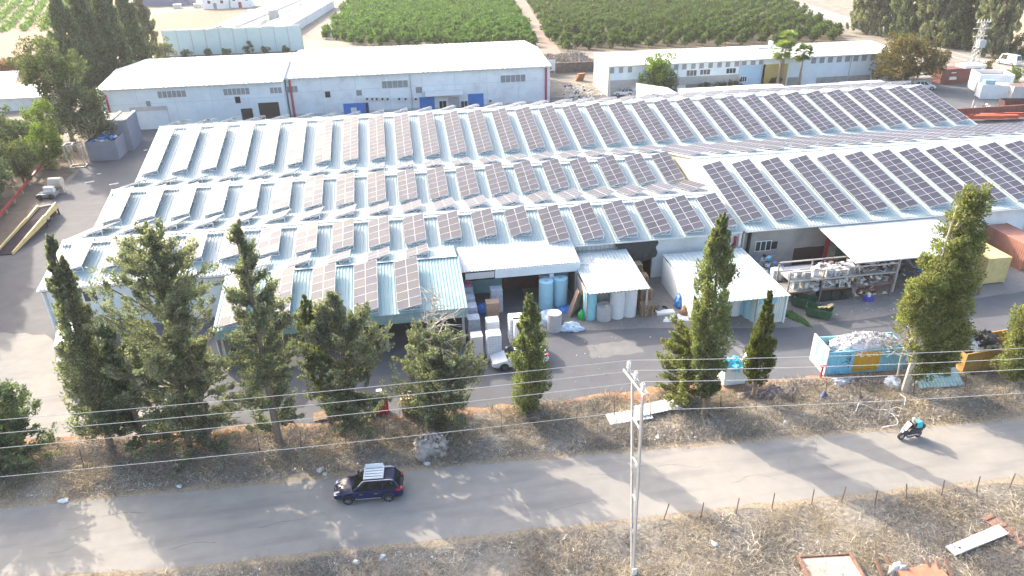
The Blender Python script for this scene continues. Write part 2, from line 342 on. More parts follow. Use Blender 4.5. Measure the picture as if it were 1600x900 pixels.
# ------------------------------------------------------------------ solar arrays
PW=1.13; TILT=R(14)
def panel_mesh(d):
    b=MB(); w_,h,f=PW/2-.006,d/2-.006,.018
    o=[(-w_,-h),(w_,-h),(w_,h),(-w_,h)]; i=[(-w_+f,-h+f),(w_-f,-h+f),(w_-f,h-f),(-w_+f,h-f)]
    b.quad(*[(x,y,0) for x,y in o][::-1],m=0)
    for k in range(4):
        j=(k+1)%4
        b.quad((*o[k],0),(*o[j],0),(*o[j],.04),(*o[k],.04),m=0)
        b.quad((*o[k],.04),(*o[j],.04),(*i[j],.04),(*i[k],.04),m=0)
    b.quad(*[(x,y,.036) for x,y in i],m=1)
    return b.mesh('panel',[PFRAME,GLASS])
def rack_mesh(rows,d):
    "u across, v up the roof, w off the roof; panels hang from the low left edge"
    b=MB(); W=2*PW; c,s=math.cos(TILT),math.sin(TILT); L=rows*d; z0=.14
    for u in (.25*W,.75*W,.5*W-.03,.5*W+.06):
        b.bar((u*c,-.02,z0+u*s-.06),(u*c,L+.02,z0+u*s-.06),.05)
    n=max(2,int(L/2.6)+1)
    for k in range(n):
        v=.08+(L-.16)*k/(n-1)
        b.bar((.02,v,.05),(W*c,v,.05),.06)                 # foot
        b.bar((0,v,z0-.09),(W*c,v,z0+W*s-.09),.06)         # slanted
        b.bar((W*c-.04,v,.05),(W*c-.04,v,z0+W*s-.1),.06)   # tall leg
        b.bar((W*c*.55,v,.05),(W*c-.04,v,z0+W*s-.14),.045) # brace
        b.bar((W*c*.55,v,.05),(W*c*.55,v,z0+W*s*.55-.1),.045)
    return b.mesh('mounting_frame',FRAMEW)
_pm={};_rm={}
def array(s,t,z,rows,d,up,label,group,joined=False):
    "array whose low left corner at the lower roof edge is (s,t,z); up=+1 near slope, -1 back slope (runs down away)"
    key=(rows,d)
    if d not in _pm: _pm[d]=panel_mesh(d)
    if key not in _rm: _rm[key]=rack_mesh(rows,d)
    o=T('solar_array',label,'solar array',(s,t,z),0,group,rot=(ANG*up,0,0))
    link(_rm[key],'mounting_frame',o)
    c,sn=math.cos(TILT),math.sin(TILT)
    if joined:
        if ('j',key) not in _pm:
            me=_pm[d]; V=np.array([v.co[:] for v in me.vertices]); Fs=[tuple(p.vertices) for p in me.polygons]; mi=[p.material_index for p in me.polygons]
            b=MB()
            for r in range(rows):
                for k in range(2):
                    n=len(b.v); b.v+=[tuple(q) for q in V+np.array([(k+.5)*PW,(r+.5)*d,0])]; b.f+=[tuple(n+i for i in f) for f in Fs]; b.m+=mi
            _pm[('j',key)]=b.mesh('panel_bed',[PFRAME,GLASS])
        link(_pm[('j',key)],'panel_bed',o,(0,0,.14),(0,-TILT,0)); return o
    for r in range(rows):
        for k in range(2):
            u=(k+.5)*PW
            link(_pm[d],'panel',o,(u*c,(r+.5)*d,.14+u*sn),(0,-TILT,0))
    return o
def zroof(t,g): 
    t0,t1=g; tm=(t0+t1)/2; return ZE+SLOPE*((t-t0) if t<=tm else (t1-t))+.05
GRP='solar arrays on the factory roofs'
P1,P2,P3,PR=3.63,3.68,3.72,3.69
n1,n2,n3,nR=19,19,33,17
for k in range(n1):
    s=32.45-P1*(n1-1-k); rows,tb=(6,65.75) if s>12 else (4,67.55)
    d=1.04 if rows==6 else 1.17
    array(s,tb,zroof(tb,G1),rows,d,1,f'{ordn(k)} solar array from the left in the nearest low roof row',GRP)
    array(s,73.75,zroof(73.75,G1),5,1.12,-1,f'{ordn(k)} solar array from the left just behind the nearest low ridge',GRP,True)
for k in range(n2):
    s=32.65-P2*(n2-1-k); tb=81.15
    array(s,tb,zroof(tb,G2),6,1.11,1,f'{ordn(k)} solar array from the left in the middle low roof row',GRP)
    array(s,89.05,zroof(89.05,G2),5,1.12,-1,f'{ordn(k)} solar array from the left just behind the middle low ridge',GRP,True)
for k in range(n3):
    s=-33.75+P3*k; tb=97.6
    array(s,tb,zroof(tb,G3),12,1.045,1,f'{ordn(k)} solar array from the left in the farthest long roof row',GRP)
    array(s,112.1,zroof(112.1,G3),6,1.12,-1,f'{ordn(k)} solar array from the left just behind the farthest ridge',GRP,True)
for k in range(nR):
    s=35.75+PR*k; tb=66.65
    array(s,tb,zroof(tb,GR),11,1.09,1,f'{ordn(k)} solar array from the left on the big right hand roof',GRP)
    array(s,81.6,zroof(81.6,GR),11,1.10,-1,f'{ordn(k)} solar array from the left behind the big right hand ridge',GRP,True)
# cable trays along the ridges
for i,(s0,s1,t,g,nm) in enumerate(((SL,SJ-1,72.15,G1,'nearest low'),(SL,SJ-1,87.35,G2,'middle low'),(SL,SR3-1,110.35,G3,'farthest'))):
    b=MB(); z=zroof(t,g)
    b.box(s0,s1,t-.14,t+.14,z+.05,z+.14)
    for q in range(int((s1-s0)/4)): b.box(s0+q*4,s0+q*4+.08,t-.1,t+.1,z-.03,z+.05)
    tag(b.build('cable_tray',FRAMEW),f'white cable tray running along the {nm} ridge between solar arrays','cable tray',kind=None)
# ------------------------------------------------------------------ front annex with its own arrays
AN=T('annex_shed','open fronted shed with teal ribbed roof and solar arrays before the factory','shed',(0,0,0))
AS0,AS1=-17.0,4.85
b=MB(); corr(b,AS0,AS1,55.9,3.95,63.5,5.5,.3,.05); rf=b.build('roof',TEALROOF,AN)
b=MB(); corr(b,AS0+3.5,AS1-.2,66.9,5.22,63.6,5.56,.3,.05); b.build('roof',TEALROOF,AN)
b=MB(); b.box(AS0+3.2,AS1-.2,63.35,63.62,5.58,5.63); b.build('ridge_cap',STEEL,rf)
b=MB()
n=int((AS1-AS0)/.3)
for i in range(n):
    a=AS0+.1+i*(AS1-AS0-.2)/n; p=(AS1-AS0-.2)/n
    b.quad((a,55.95,3.0),(a+p*.5,55.95,3.0),(a+p*.5,55.95,3.92),(a,55.95,3.92)); b.quad((a+p*.5,55.95,3.0),(a+p*.65,55.90,3.0),(a+p*.65,55.90,3.92),(a+p*.5,55.95,3.92)); b.quad((a+p*.65,55.90,3.0),(a+p,55.90,3.0),(a+p,55.90,3.92),(a+p*.65,55.90,3.92)); b.quad((a+p,55.90,3.0),(a+p,55.95,3.0),(a+p,55.95,3.92),(a+p,55.90,3.92))
b.box(AS0+.1,AS1-.1,55.99,56.05,3.0,3.9); b.build('fascia',TEALROOF,AN)
b=MB(); b.box(AS1-.14,AS1-.06,56.06,66.5,2.9,3.9); b.build('side_wall',WALLW,AN); MB().box(AS0+.06,AS0+.14,56.06,65.3,0,3.9).build('side_wall',WALLW,AN)
for s in (-16.5,-9.5,-2.5,4.4): MB().box(s-.12,s+.12,56.2,56.44,0,3.9).build('post',STEEL,AN)
for k in range(5):
    s=-16.5+3.78*k
    z=3.95+.204*(56.1-55.9)+.06
    array(s,56.15,z,6,1.17,1,f'{ordn(k)} solar array from the left on the front teal shed roof',GRP)
    array(s+1.2,63.9,5.5,2,1.17,-.5,f'{ordn(k)} small solar array from the left behind the front shed ridge',GRP,True)
# ------------------------------------------------------------------ buildings behind
def onwall(px,py,t):
    d=cam.matrix_world.to_3x3()@Vector(((px-800)/F,-(py-450)/F,-1)); k=t/d.y
    return d.x*k,HC+d.z*k
def wrect(mb,l,tp,r,bt,t,d=.06,m=0,zmin=None):
    "a panel on the wall plane t between photo corners, d proud"
    x0,z1=onwall(l,tp,t); x1,z0=onwall(r,bt,t)
    if zmin is not None: z0=max(z0,zmin)
    mb.box(min(x0,x1),max(x0,x1),t-d,t+.02,min(z0,z1),max(z0,z1),m); return mb
def louvre(name,l,tp,r,bt,t,parent,m=None,n=5):
    x0,z1=onwall(l,tp,t); x1,z0=onwall(r,bt,t)
    b=MB(); b.box(x0,x1,t-.05,t+.02,z0,z1,1)
    o=b.build(name,[FRAMEW,m or LOUVRE],parent)
    f=MB(); w_=.07
    f.box(x0-w_,x1+w_,t-.09,t-.003,z1,z1+w_); f.box(x0-w_,x1+w_,t-.09,t-.003,z0-w_,z0); 
    for i in range(n+1):
        a=x0+(x1-x0)*i/n; f.box(a-w_/2,a+w_/2,t-.09,t-.052,z0,z1)
    f.build('frame',FRAMEW,o); return o
TW=147.4
BK=T('white_warehouse','long white warehouse with blue doors behind the solar roofs','warehouse')
def wing(s0,s1,t0,ze,tr,zr,tb,zb,root,wm,rm):
    MB().box(s0,s1,t0,t0+.25,-.3,ze-.05).build('front_wall',wm,root)
    g=MB(); n=int((s1-s0)/6)
    for k in range(1,n): g.box(s0+k*(s1-s0)/n-.03,s0+k*(s1-s0)/n+.03,t0-.018,t0+.01,0,ze-.3)
    g.box(s0,s1,t0-.016,t0+.01,4.72,4.78); g.box(s0,s1,t0-.022,t0+.01,-.2,.5); g.build('wall_seam',mat('grey_seam',(.55,.58,.58),.8,.1),root,kind='stuff')
    b=MB(); b.hexa([(s1-.25,t0+.26,-.1),(s1,t0+.26,-.1),(s1,tb,-.1),(s1-.25,tb,-.1)],[(s1-.25,t0+.26,ze-.1),(s1,t0+.26,ze-.1),(s1,tb,zb-.1),(s1-.25,tb,zb-.1)])
    b.hexa([(s1-.25,t0+.3,ze-.098),(s1,t0+.3,ze-.098),(s1,tb-.1,zb-.098),(s1-.25,tb-.1,zb-.098)],[(s1-.25,tr-.1,zr-.15),(s1,tr-.1,zr-.15),(s1,tr+.1,zr-.15),(s1-.25,tr+.1,zr-.15)]); b.build('end_wall',wm,root)
    b=MB(); b.box(s0,s0+.25,t0+.26,tb,-.1,min(ze,zb)-.1); b.build('end_wall',wm,root)
    b=MB(); corr(b,s0-.2,s1+.3,t0-.35,ze,tr,zr,1.0,.05,.12); r=b.build('roof',rm,root)
    b=MB(); corr(b,s0-.2,s1+.3,tb,zb,tr,zr,1.0,.05,.12); b.build('roof',rm,root)
    MB().box(s0-.2,s1+.3,t0-.5,t0-.34,ze-.28,ze-.02).build('gutter',STEEL,r)
    MB().box(s0-.2,s1+.3,tr-.25,tr+.25,zr+.03,zr+.08).build('ridge_cap',rm,r)
wing(-20.4,32.,TW,7.55,161.3,9.0,178,8.0,BK,WALLW,ROOFW)
for a in ((596,127,638,136),(782,118,821,127)): louvre('window',*a,TW,BK)
louvre('window',447,135,466,144,TW,BK,n=3)
for a in ((507,143,517,152),(556,141,566,149),(649,136,660,145)): louvre('vent',*a,TW,BK,DARK if a[0]==507 else None,n=1)
for a,dk in (((536,162,578,182),1),((655,152,680,175),0),((731,147,756,170),0)):
    d=wrect(MB(),*a,TW,.09).build('door',BLUE,BK)
    if dk:
        wrect(MB(),548,168,558,175,TW,.12).build('sign',WHITE,d)
        wrect(MB(),571,161,577,180,TW,.13).build('door_leaf',DARK,d)
wrect(MB(),700,152,718,170,TW,.07).build('door',STEEL,BK); wrect(MB(),508,162,534,182,TW,.05).build('door',WHITE,BK)
for l,r in ((686,698),(720,731)): louvre('window',l,158,r,170,TW,BK,DARK,2)
b=MB(); x0,z0=onwall(664,152,TW); x1,z1=onwall(722,140,TW); b.hexa([(x0,TW-2,z0+.5),(x1,TW-2,z0+.5),(x1,TW-.02,z1),(x0,TW-.02,z1)],[(x0,TW-2,z0+.6),(x1,TW-2,z0+.6),(x1,TW-.02,z1+.1),(x0,TW-.02,z1+.1)]); b.build('door_awning',ROOFW,BK)
for k,px in enumerate((574,582,589,598,606,624,634,650,766)):
    x,z=onwall(px,154 if k<8 else 157,TW); b=MB(); b.box(x-.42,x+.42,TW-.42,TW-.06,z-.3,z+.35); u=b.build('air_conditioner',WHITE,BK)
    MB().cyl((x-.05,TW-.425,z),(x-.05,TW-.44,z),.24,n=10).build('fan_grille',GLASSD,u)
for px,c in ((452,REDPIPE),(853,REDPIPE),(443,STEEL),(641,STEEL)):
    x,z=onwall(px,124 if px!=853 else 104,TW); MB().cyl((x,TW-.2,.0),(x,TW-.2,7.3),.22 if c is REDPIPE else .1,n=7).build('downpipe',c,BK)
tL=144.
BL=T('pale_blue_warehouse','pale blue warehouse with sliding doors and a white low vaulted roof beside tall trees','warehouse')
wing(-53.6,-20.7,tL,7.7,157,9.0,177,7.6,BL,WALLB,ROOFW)
for a in ((245,143,292,151),(348,139,391,147)): louvre('window',*a,tL,BL,n=6)
louvre('window',421,137,441,145,tL,BL,n=3); louvre('vent',366,151,377,161,tL,BL,DARK,1); louvre('vent',227,158,237,166,tL,BL,None,1)
for a in ((376,170,398,192),(403,161,440,190)): wrect(MB(),*a,tL,.05).build('dark_doorway',DARK,BL)
b=MB(); wrect(b,166,170,212,207,tL,.12); b.build('sliding_door',WALLW,BL)
b=MB(); wrect(b,213,170,257,208,tL,.18); b.build('sliding_door',WALLB,BL)
b=MB(); wrect(b,202,168,262,171,tL,.3); b.build('door_rail',STEEL,BL)
x,z=onwall(165,148,tL); MB().cyl((x,tL-.2,0),(x,tL-.2,z),.2,n=7).build('downpipe',REDPIPE,BL)
x,z=onwall(262,170,tL); MB().cyl((x,tL-.4,0),(x,tL-.4,z),.06,n=6).build('post',STEEL,BL)
# long white building, right
TR=150.4
WB=T('workshop_building','long two storey white workshop with a band of small upper windows','building')
S0,S1=45.3,113.
MB().box(S0+.26,S1,TR,TR+.25,0,6.2).build('front_wall',WALLB,WB)
b=MB(); b.hexa([(S0,TR,0),(S0+.25,TR,0),(S0+.25,162,0),(S0,162,0)],[(S0,TR,6.2),(S0+.25,TR,6.2),(S0+.25,162,6.95),(S0,162,6.95)]); b.build('end_wall',CREAM,WB)
MB().box(S1-.25,S1-.01,TR+.26,162,0,6.2).build('end_wall',WALLW,WB)
b=MB(); corr(b,S0-.2,S1+.2,TR-.4,6.35,162.2,7.1,1.2,.04,.15); r=b.build('roof',ROOFW,WB)
MB().box(S0-.2,S1+.2,TR-.52,TR-.4,6.1,6.32).build('gutter',STEEL,r)
for k,px in enumerate([953,967,981,1041,1053,1066,1080,1093,1107,1121,1134,1148]):
    y=105-(px-953)*.055
    louvre('window',px,y,px+6.5,y+9.5,TR,WB,n=1)
for k,px in enumerate([1159,1173,1186]): louvre('window',px,94.5-k*.6,px+7,102-k*.6,TR,WB,n=1)
for k,px in enumerate([1268,1281,1294,1308,1321,1334,1347,1361]): louvre('window',px,90-k*.7,px+6.5,99-k*.7,TR,WB,n=1)
for a in ((1037,112,1049,119),(1073,110,1088,118),(1094,109,1109,116),(1135,107,1149,114),(974,132,984,138),(1157,120,1166,127)): louvre('window',*a,TR,WB,GLASSD,3)
wrect(MB(),1072,130,1092,148,TR,.08).build('garage_door',LOUVRE,WB)
for a in ((1108,126,1121,143),(1138,123,1150,140),(954,136,970,152),(1231,121,1245,136)): wrect(MB(),*a,TR,.05).build('doorway',GREYW,WB)
wrect(MB(),1156,102,1192,132,TR,.03).build('wall_panel',mat('sky_blue_wall',(.40,.56,.68),.75,.05),WB)
wrect(MB(),1193,101,1226,137,TR,.03).build('wall_panel',mat('ochre_wall',(.48,.36,.12),.8,.08),WB)
wrect(MB(),1276,121,1357,134,TR,.04).build('wall_plinth',GREYW,WB)
b=MB(); wrect(b,954,126,1152,127.5,TR,.3); b.build('ledge',CONC,WB)
for px in (952,1060,1157,1329,1192): 
    x,z=onwall(px,103 if px<1000 else 97,TR); MB().cyl((x,TR-.15,0),(x,TR-.15,6.1),.09,n=6).build('downpipe',STEEL,WB)
b=MB(); x=at(1165,62,7)[0]; b.box(x-3,x+.5,159,160.4,6.95,7.2); b.box(x,x+.6,159,160.2,7.2,8.4); b.build('roof_vent',ROOFW,WB)
# low white roofs between factory and workshop
def lowshed(name,label,s0,s1,t0,t1,z,zr,wm,cat='shed'):
    o=T(name,label,cat); MB().box(s0,s1,t0,t1,0,z-.03).build('wall',wm,o); tm=(t0+t1)/2
    b=MB(); corr(b,s0-.2,s1+.2,t0-.2,z,tm,zr,.6,.04); corr(b,s0-.2,s1+.2,t1+.2,z,tm,zr,.6,.04); b.build('roof',ROOFW,o)
    for s in (s0,s1-.12):
        b=MB(); b.hexa([(s,t0,z-.028),(s+.12,t0,z-.028),(s+.12,t1,z-.028),(s,t1,z-.028)],[(s,tm-.05,zr-.06),(s+.12,tm-.05,zr-.06),(s+.12,tm+.05,zr-.06),(s,tm+.05,zr-.06)]); b.build('gable_wall',wm,o)
    return o
o=T('lean_to_shed','white lean-to with rust spots on its pitched roof beside the parked white car','shed')
MB().box(48.2,54.6,131,140,0,3.4).build('wall',WALLW,o)
b=MB(); b.hexa([(48,130.8,4.6),(54.8,130.8,3.4),(54.8,140.2,3.4),(48,140.2,4.6)],[(48,130.8,4.72),(54.8,130.8,3.52),(54.8,140.2,3.52),(48,140.2,4.72)]); b.build('roof',mat('rust_spotted_white_roof',(.74,.72,.68),.6,.08,.5,stain=(.30,.16,.10),stain_amt=.9,stain_scale=.45),o)
MB().box(48.05,48.2,131,140,3.41,4.55).build('gable_wall',WALLW,o)
lowshed('low_shed','low white shed with a wide pale roof before the ochre wall',57,76,128.5,140,3.1,4.3,WALLW)
o=T('carport','thin flat white carport roof at the foot of the brown round tree','carport')
b=MB(); 
for i,(a,c) in enumerate(((77,83),(83,90),(90,99))): b.box(a,c,129,136.5,3.25+.12*i,3.37+.12*i)
b.build('roof',ROOFW,o)
for x in (77.5,84,91,98.6): 
    for y in (129.3,136.2): MB().box(x-.08,x+.08,y-.08,y+.08,0,3.25).build('post',STEEL,o)
# boundary wall of teal panels
FW=T('panel_wall','high pale teal panel wall in front of the poultry houses','wall')
TF=230.; x0,x1=-64.,-25.2
n=10
for k in range(n):
    a=x0+(x1-x0)*k/n; c=x0+(x1-x0)*(k+1)/n
    MB().box(a+.1,c-.1,TF,TF+.2,.0,6.9).build('panel',mat('teal_wall_panel',(.60,.75,.71),.7,.05,.3,stain=(.4,.45,.42),stain_amt=.3),FW)
for k in range(n+1):
    a=x0+(x1-x0)*k/n; MB().box(a-.1,a+.1,TF-.08,TF+.22,0,7).build('post',STEEL,FW)
MB().box(x0,x1,TF-.1,TF+.3,7.02,7.2).build('coping',ROOFW,FW)
# poultry houses beyond
def longhouse(px0,py0,px1,py1,w,label,z=3.2):
    a=at(px0,py0,z); c=at(px1,py1,z); L=(c-a).length; yaw=math.atan2(c.y-a.y,c.x-a.x)
    o=T('poultry_house',label,'farm building',(a.x,a.y,0),yaw,'long poultry houses behind the teal wall')
    MB().box(0,L,-w/2,w/2,0,z-.05).build('wall',WALLW,o)
    b=MB(); 
    for sgn in (-1,1): b.hexa([(0,sgn*(w/2+.4),z-.1),(L,sgn*(w/2+.4),z-.1),(L,0,z+1.4),(0,0,z+1.4)],[(0,sgn*(w/2+.4),z),(L,sgn*(w/2+.4),z),(L,0,z+1.5),(0,0,z+1.5)])
    b.build('roof',ROOFW,o); return o,L,w,z
o,L,w_,z=longhouse(345,48,462,0,12,'left long poultry house with a raised row of solar panels on its white roof')
b=MB()
for k in range(28):
    x=4+k*(L-8)/28
    b.hexa([(x,-4.4,z+.9),(x+3,-4.4,z+.9),(x+3,-.8,z+2.6),(x,-.8,z+2.6)],[(x,-4.4,z+1.),(x+3,-4.4,z+1.),(x+3,-.8,z+2.7),(x,-.8,z+2.7)])
    b.box(x,x+.12,-.9,-.8,z+1,z+2.6)
b.build('solar_panels',mat('far_solar_glass',(.5,.5,.5),.3,.05),o,kind='stuff')
o2,L,w_,z=longhouse(418,47,505,0,9,'right long poultry house beside the feed silo and the dirt lane')
def silo(px,py,r,h,label):
    p=at(px,py); o=T('feed_silo',label,'silo',p)
    MB().cyl((0,0,.8),(0,0,h),r,n=14).build('tank',CONC,o); MB().cyl((0,0,h),(0,0,h+.9),r,.2,n=14).build('cone_roof',STEEL,o)
    for k in range(4): a=math.pi/4+k*math.pi/2; MB().box(r*.8*math.cos(a)-.06,r*.8*math.cos(a)+.06,r*.8*math.sin(a)-.06,r*.8*math.sin(a)+.06,0,1).build('leg',STEEL,o)
silo(431,44,1.9,6.2,'round grey silo beside the poultry house and the teal wall')
for i,(px,py,lab) in enumerate(((458,40,'white water tank on a stand just right of the silo'),(483,18,'white tank farther up the lane beside the poultry house'),(500,5,'white tank farthest up the lane beside the poultry house'))):
    p=at(px,py); o=T('water_tank',lab,'tank',p); b=MB()
    for x in (-1.4,1.4):
        for y in (-.8,.8): b.box(x-.08,x+.08,y-.08,y+.08,0,1.4)
    b.build('stand',STEEL,o)
    for x in (-1.1,0,1.1): MB().cyl((x,0,1.4),(x,0,3.),.52,n=10).build('tank',WHITE,o)
    MB().box(-2,2,-1.2,1.2,3.2,3.3).build('roof',ROOFW,o)
o=T('farm_shed','far dark blue shed beyond the orange field','shed',at(262,9)); MB().box(-14,10,0,12,0,4.5).build('wall',mat('dusk_blue_wall',(.16,.17,.26),.8,.1),o); MB().box(-14.5,10.5,-.5,12.5,4.5,4.8).build('roof',ROOFW,o)
for i,(px,py,w_,d,h,lab) in enumerate(((338,14,11,8,5,'far white farm house at the end of the orange field'),(377,12,9,8,6.5,'far tall white farm house with a red door'))):
    o=T('farm_house',lab,'house',at(px,py)); MB().box(-w_/2,w_/2,0,d,0,h).build('wall',WALLW,o); MB().box(-w_/2-.3,w_/2+.3,-.3,d+.3,h,h+.25).build('roof',ROOFW,o)
    MB().box(-1,.4,-.06,0,0,2.4).build('door',RED if i else LOUVRE,o)
    for x in (-3.2,2.2): MB().box(x,x+1.2,-.06,0,h*.45,h*.45+1.2).build('window',GLASSD,o)
for i,(px,py) in enumerate(((278,13),(310,12),(395,22))):
    o=T('farm_bin',f'{ordn(i)} small pale bin from the left at the orange field edge','bin',at(px,py)); MB().box(-1.6,1.6,-1.2,1.2,0,1.6).build('body',STEEL,o); MB().box(-1.7,1.7,-1.3,1.3,1.6,1.75).build('lid',WHITE,o)
# little sheds at the far left
o=T('open_shed','white open sided shed roof at the far left under the trees','shed',at(30,168)); 
MB().box(-14,6.5,-3,7,0,2.7).build('wall',WALLW,o)
b=MB(); b.hexa([(-16,-4.2,2.75),(8,-4.2,2.75),(8,2,4.3),(-16,2,4.3)],[(-16,-4.2,2.85),(8,-4.2,2.85),(8,2,4.4),(-16,2,4.4)]); b.hexa([(-16,8,3.05),(8,8,3.05),(8,2.02,4.3),(-16,2.02,4.3)],[(-16,8,3.15),(8,8,3.15),(8,2.02,4.4),(-16,2.02,4.4)]); b.build('roof',ROOFW,o)
o=T('solar_array','tilted white array on stilts above the far left shed','solar array',at(6,150)); b=MB(); b.hexa([(-5,-1.5,3),(4,-1.5,3),(4,2,5),(-5,2,5)],[(-5,-1.5,3.1),(4,-1.5,3.1),(4,2,5.1),(-5,2,5.1)]); b.build('panel_bed',FRAMEW,o); 
for x in (-4,3.5): MB().box(x,x+.12,1.7,1.82,0,4.8).build('leg',STEEL,o)
# ------------------------------------------------------------------ factory front wall
TWF=65.9
def fw(s0,s1,z0,z1,m,name='front_wall',d=0.,par=None): return MB().box(s0,s1,TWF-d,TWF+.2,z0,z1).build(name,m,par or FACT)
fw(-33.85,-17.1,0,4.62,WALLB); fw(-17.05,5,0,4.62,DARK); fw(5.05,9.4,0,4.62,mat('teal_wall',(.25,.42,.45),.7,.12)); fw(9.45,15.8,3.4,4.62,WALLW)  # wall under the annex is near black: its deep shade is painted in
fw(15.85,21.9,0,4.62,WALLW); fw(25.6,35.3,0,4.62,WALLW); fw(35.35,47,0,4.62,GREYW); fw(47.05,57.6,0,4.62,mat('dull_green_wall',(.13,.19,.17),.8,.2)); fw(57.65,70.5,0,4.62,WALLW); fw(70.55,96.8,0,4.62,WALLB)
MB().box(9.5,15.8,TWF+.3,TWF+.5,0,3.4).build('brown_door',BROWNW,FACT)
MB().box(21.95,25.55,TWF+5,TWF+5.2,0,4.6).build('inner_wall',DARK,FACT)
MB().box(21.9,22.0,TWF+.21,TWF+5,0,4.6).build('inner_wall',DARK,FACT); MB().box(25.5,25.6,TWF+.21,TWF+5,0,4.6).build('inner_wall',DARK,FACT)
for l,r,tp,bt in ((128,155,455,469),): louvre('window',l,tp,r,bt,TWF,FACT,GLASSD,2)
louvre('window',1181,378,1203,390,TWF,FACT,GLASSD,3); wrect(MB(),1204,378,1213,388,TWF,.06).build('vent',DARK,FACT)
wrect(MB(),1241,388,1280,422,TWF,.08).build('steel_door',BROWNW,FACT)
for px,tp,bt in ((1148,370,392),): 
    x,z=onwall(px,tp,TWF); MB().cyl((x,TWF-.2,z-2.6),(x,TWF-.2,z+.1),.16,n=8).build('standpipe',RED,FACT)
for s,z0,z1,m in ((35.2,2.9,4.7,WHITE),(36.3,1.5,4.7,DARK),(33.0,3.,4.6,STEEL),(70.4,0,4.7,WHITE)): MB().box(s-.14,s+.14,TWF-.3,TWF-.02,z0,z1).build('post',m,FACT)
MB().box(-33.9,-17.1,65.28,65.33,ZE-.22,ZE-.02).build('fascia',mat('dull_maroon_trim',(.20,.07,.08),.7,.1),FACT)
b=MB()
for k in range(13): b.bar((16+k*.48,TWF-.05,2.9),(16+k*.48,TWF-.05,4.5),.05)
for z in (3.2,3.9,4.4): b.bar((15.9,TWF-.06,z),(22,TWF-.06,z),.06)
b.bar((15.9,TWF-.3,3.0),(22.4,TWF-.3,4.2),.1); b.build('pipe_rack',STEEL,FACT,kind='stuff')
# shade net in the opening
b=MB()
cols=8;rows=8
pts=[[(21.3+4.6*i/cols+.1*math.sin(j*1.3),TWF-.35-.5*math.sin(math.pi*i/cols)*(.4+.6*j/rows)+.08*math.sin(i*2+j),4.55-(2.6+1.6*abs(i/cols-.25)*(1 if i<5 else -.6))*j/rows) for i in range(cols+1)] for j in range(rows+1)]
for j in range(rows):
    for i in range(cols): b.quad(pts[j][i],pts[j+1][i],pts[j+1][i+1],pts[j][i+1])
for j in range(rows):
    for i in range(cols): b.quad(*[(x,y+.03,z) for x,y,z in (pts[j][i],pts[j][i+1],pts[j+1][i+1],pts[j+1][i])])
tag(b.build('shade_net',NET,smooth=True),'dark torn shade net sagging over the open factory doorway','net')
# canopies and sheds on the front
def posts(o,pts,h,m=STEEL,r=.09):
    for (x,y) in pts: MB().box(x-r,x+r,y-r,y+r,0,h).build('post',m,o)
C1=T('ribbed_canopy','pale ribbed canopy with deep white fascia over the brown factory door','canopy')
b=MB(); corr(b,4.95,16.75,62.3,4.36,66.5,5.11,.3,.05); b.build('roof',ROOFW,C1)
MB().box(8.2,16.7,62.2,62.28,3.45,4.3).build('fascia',WALLB,C1); 
b=MB(); 
for k in range(13): b.box(5.3+k*.22,5.3+k*.22+.15,62.2,62.26,3.55,4.2)
b.box(5.3,8.15,62.262,62.3,3.55,4.2); b.build('fascia_sheet',ROOFW,C1,kind='stuff')
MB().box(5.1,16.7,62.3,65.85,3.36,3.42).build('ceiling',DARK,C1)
posts(C1,[(13.9,62.6),(16.6,62.6)],4.2,WALLW,.22)
C2=T('tin_shed','open tin shed with a bent pale roof sheltering big plastic rolls','shed')
b=MB(); corr(b,16.45,22.45,57.6,3.25,65.3,3.95,.35,.04); b.build('roof',mat('weathered_white_roof',(.47,.54,.53),.6,.06,.5,stain=(.36,.37,.34),stain_amt=.6,stain_scale=1.2),C2)
MB().box(16.4,16.5,58.2,65.6,0,3.1).build('side_wall',mat('grey_boards',(.40,.36,.33),.85,.2,3),C2); MB().box(16.6,22.4,65.4,65.5,0,3.6).build('back_wall',GREYW,C2); posts(C2,[(22.3,58.),(19.2,60.3)],3.2)
MB().bar((15.2,63.4,3.95),(17.9,62.9,3.72),.35,.12).build('gutter_piece',STEEL,C2)
C3=T('white_shed','white flat roofed shed with closed side and open front full of rolls','shed')
b=MB(); corr(b,26.2,34.95,54.1,3.02,64.6,3.3,.45,.035); b.build('roof',mat('shed_white_roof',(.38,.46,.465),.55,.05,.3,stain=(.36,.38,.36),stain_amt=.5,stain_scale=.8),C3)
b=MB()
for k in range(16): b.box(26.25,26.33+.04*(k%2),56.2+k*.52,56.2+k*.52+.5,0,2.95)
b.build('side_wall',WALLW,C3,kind='stuff'); MB().box(26.4,34.9,64.3,64.4,0,3.1).build('back_wall',GREYW,C3); MB().box(34.7,34.85,54.3,64.2,0,2.95).build('side_wall',WALLB,C3)
b=MB()
for k in range(5): b.box(33.75+k*.19,33.75+k*.19+.13,54.5,54.6,0,2.9)
b.build('front_slats',WALLW,C3,kind='stuff'); MB().box(32.0,33.7,54.25,54.33,2.3,2.85).build('signboard',LBLUE,C3); posts(C3,[(31.9,54.4),(26.5,54.4)],2.95)
MB().bar((30.5,61.5,3.33),(32.2,59.4,3.27),.18,.06).build('loose_plank',GREYW,C3)
C4=T('store_canopy','large plain white canopy over the scrap store at the right','canopy')
b=MB(); b.hexa([(43.5,57.5,3.9),(57.7,57.5,3.9),(57.7,65.6,4.5),(43.9,65.6,4.5)],[(43.5,57.5,4.0),(57.7,57.5,4.0),(57.7,65.6,4.6),(43.9,65.6,4.6)]); b.build('roof',mat('store_roof',(.43,.475,.49),.5,.04,.3,stain=(.33,.25,.2),stain_amt=.5,stain_scale=.35,stretch=(1.,.15,1)),C4)
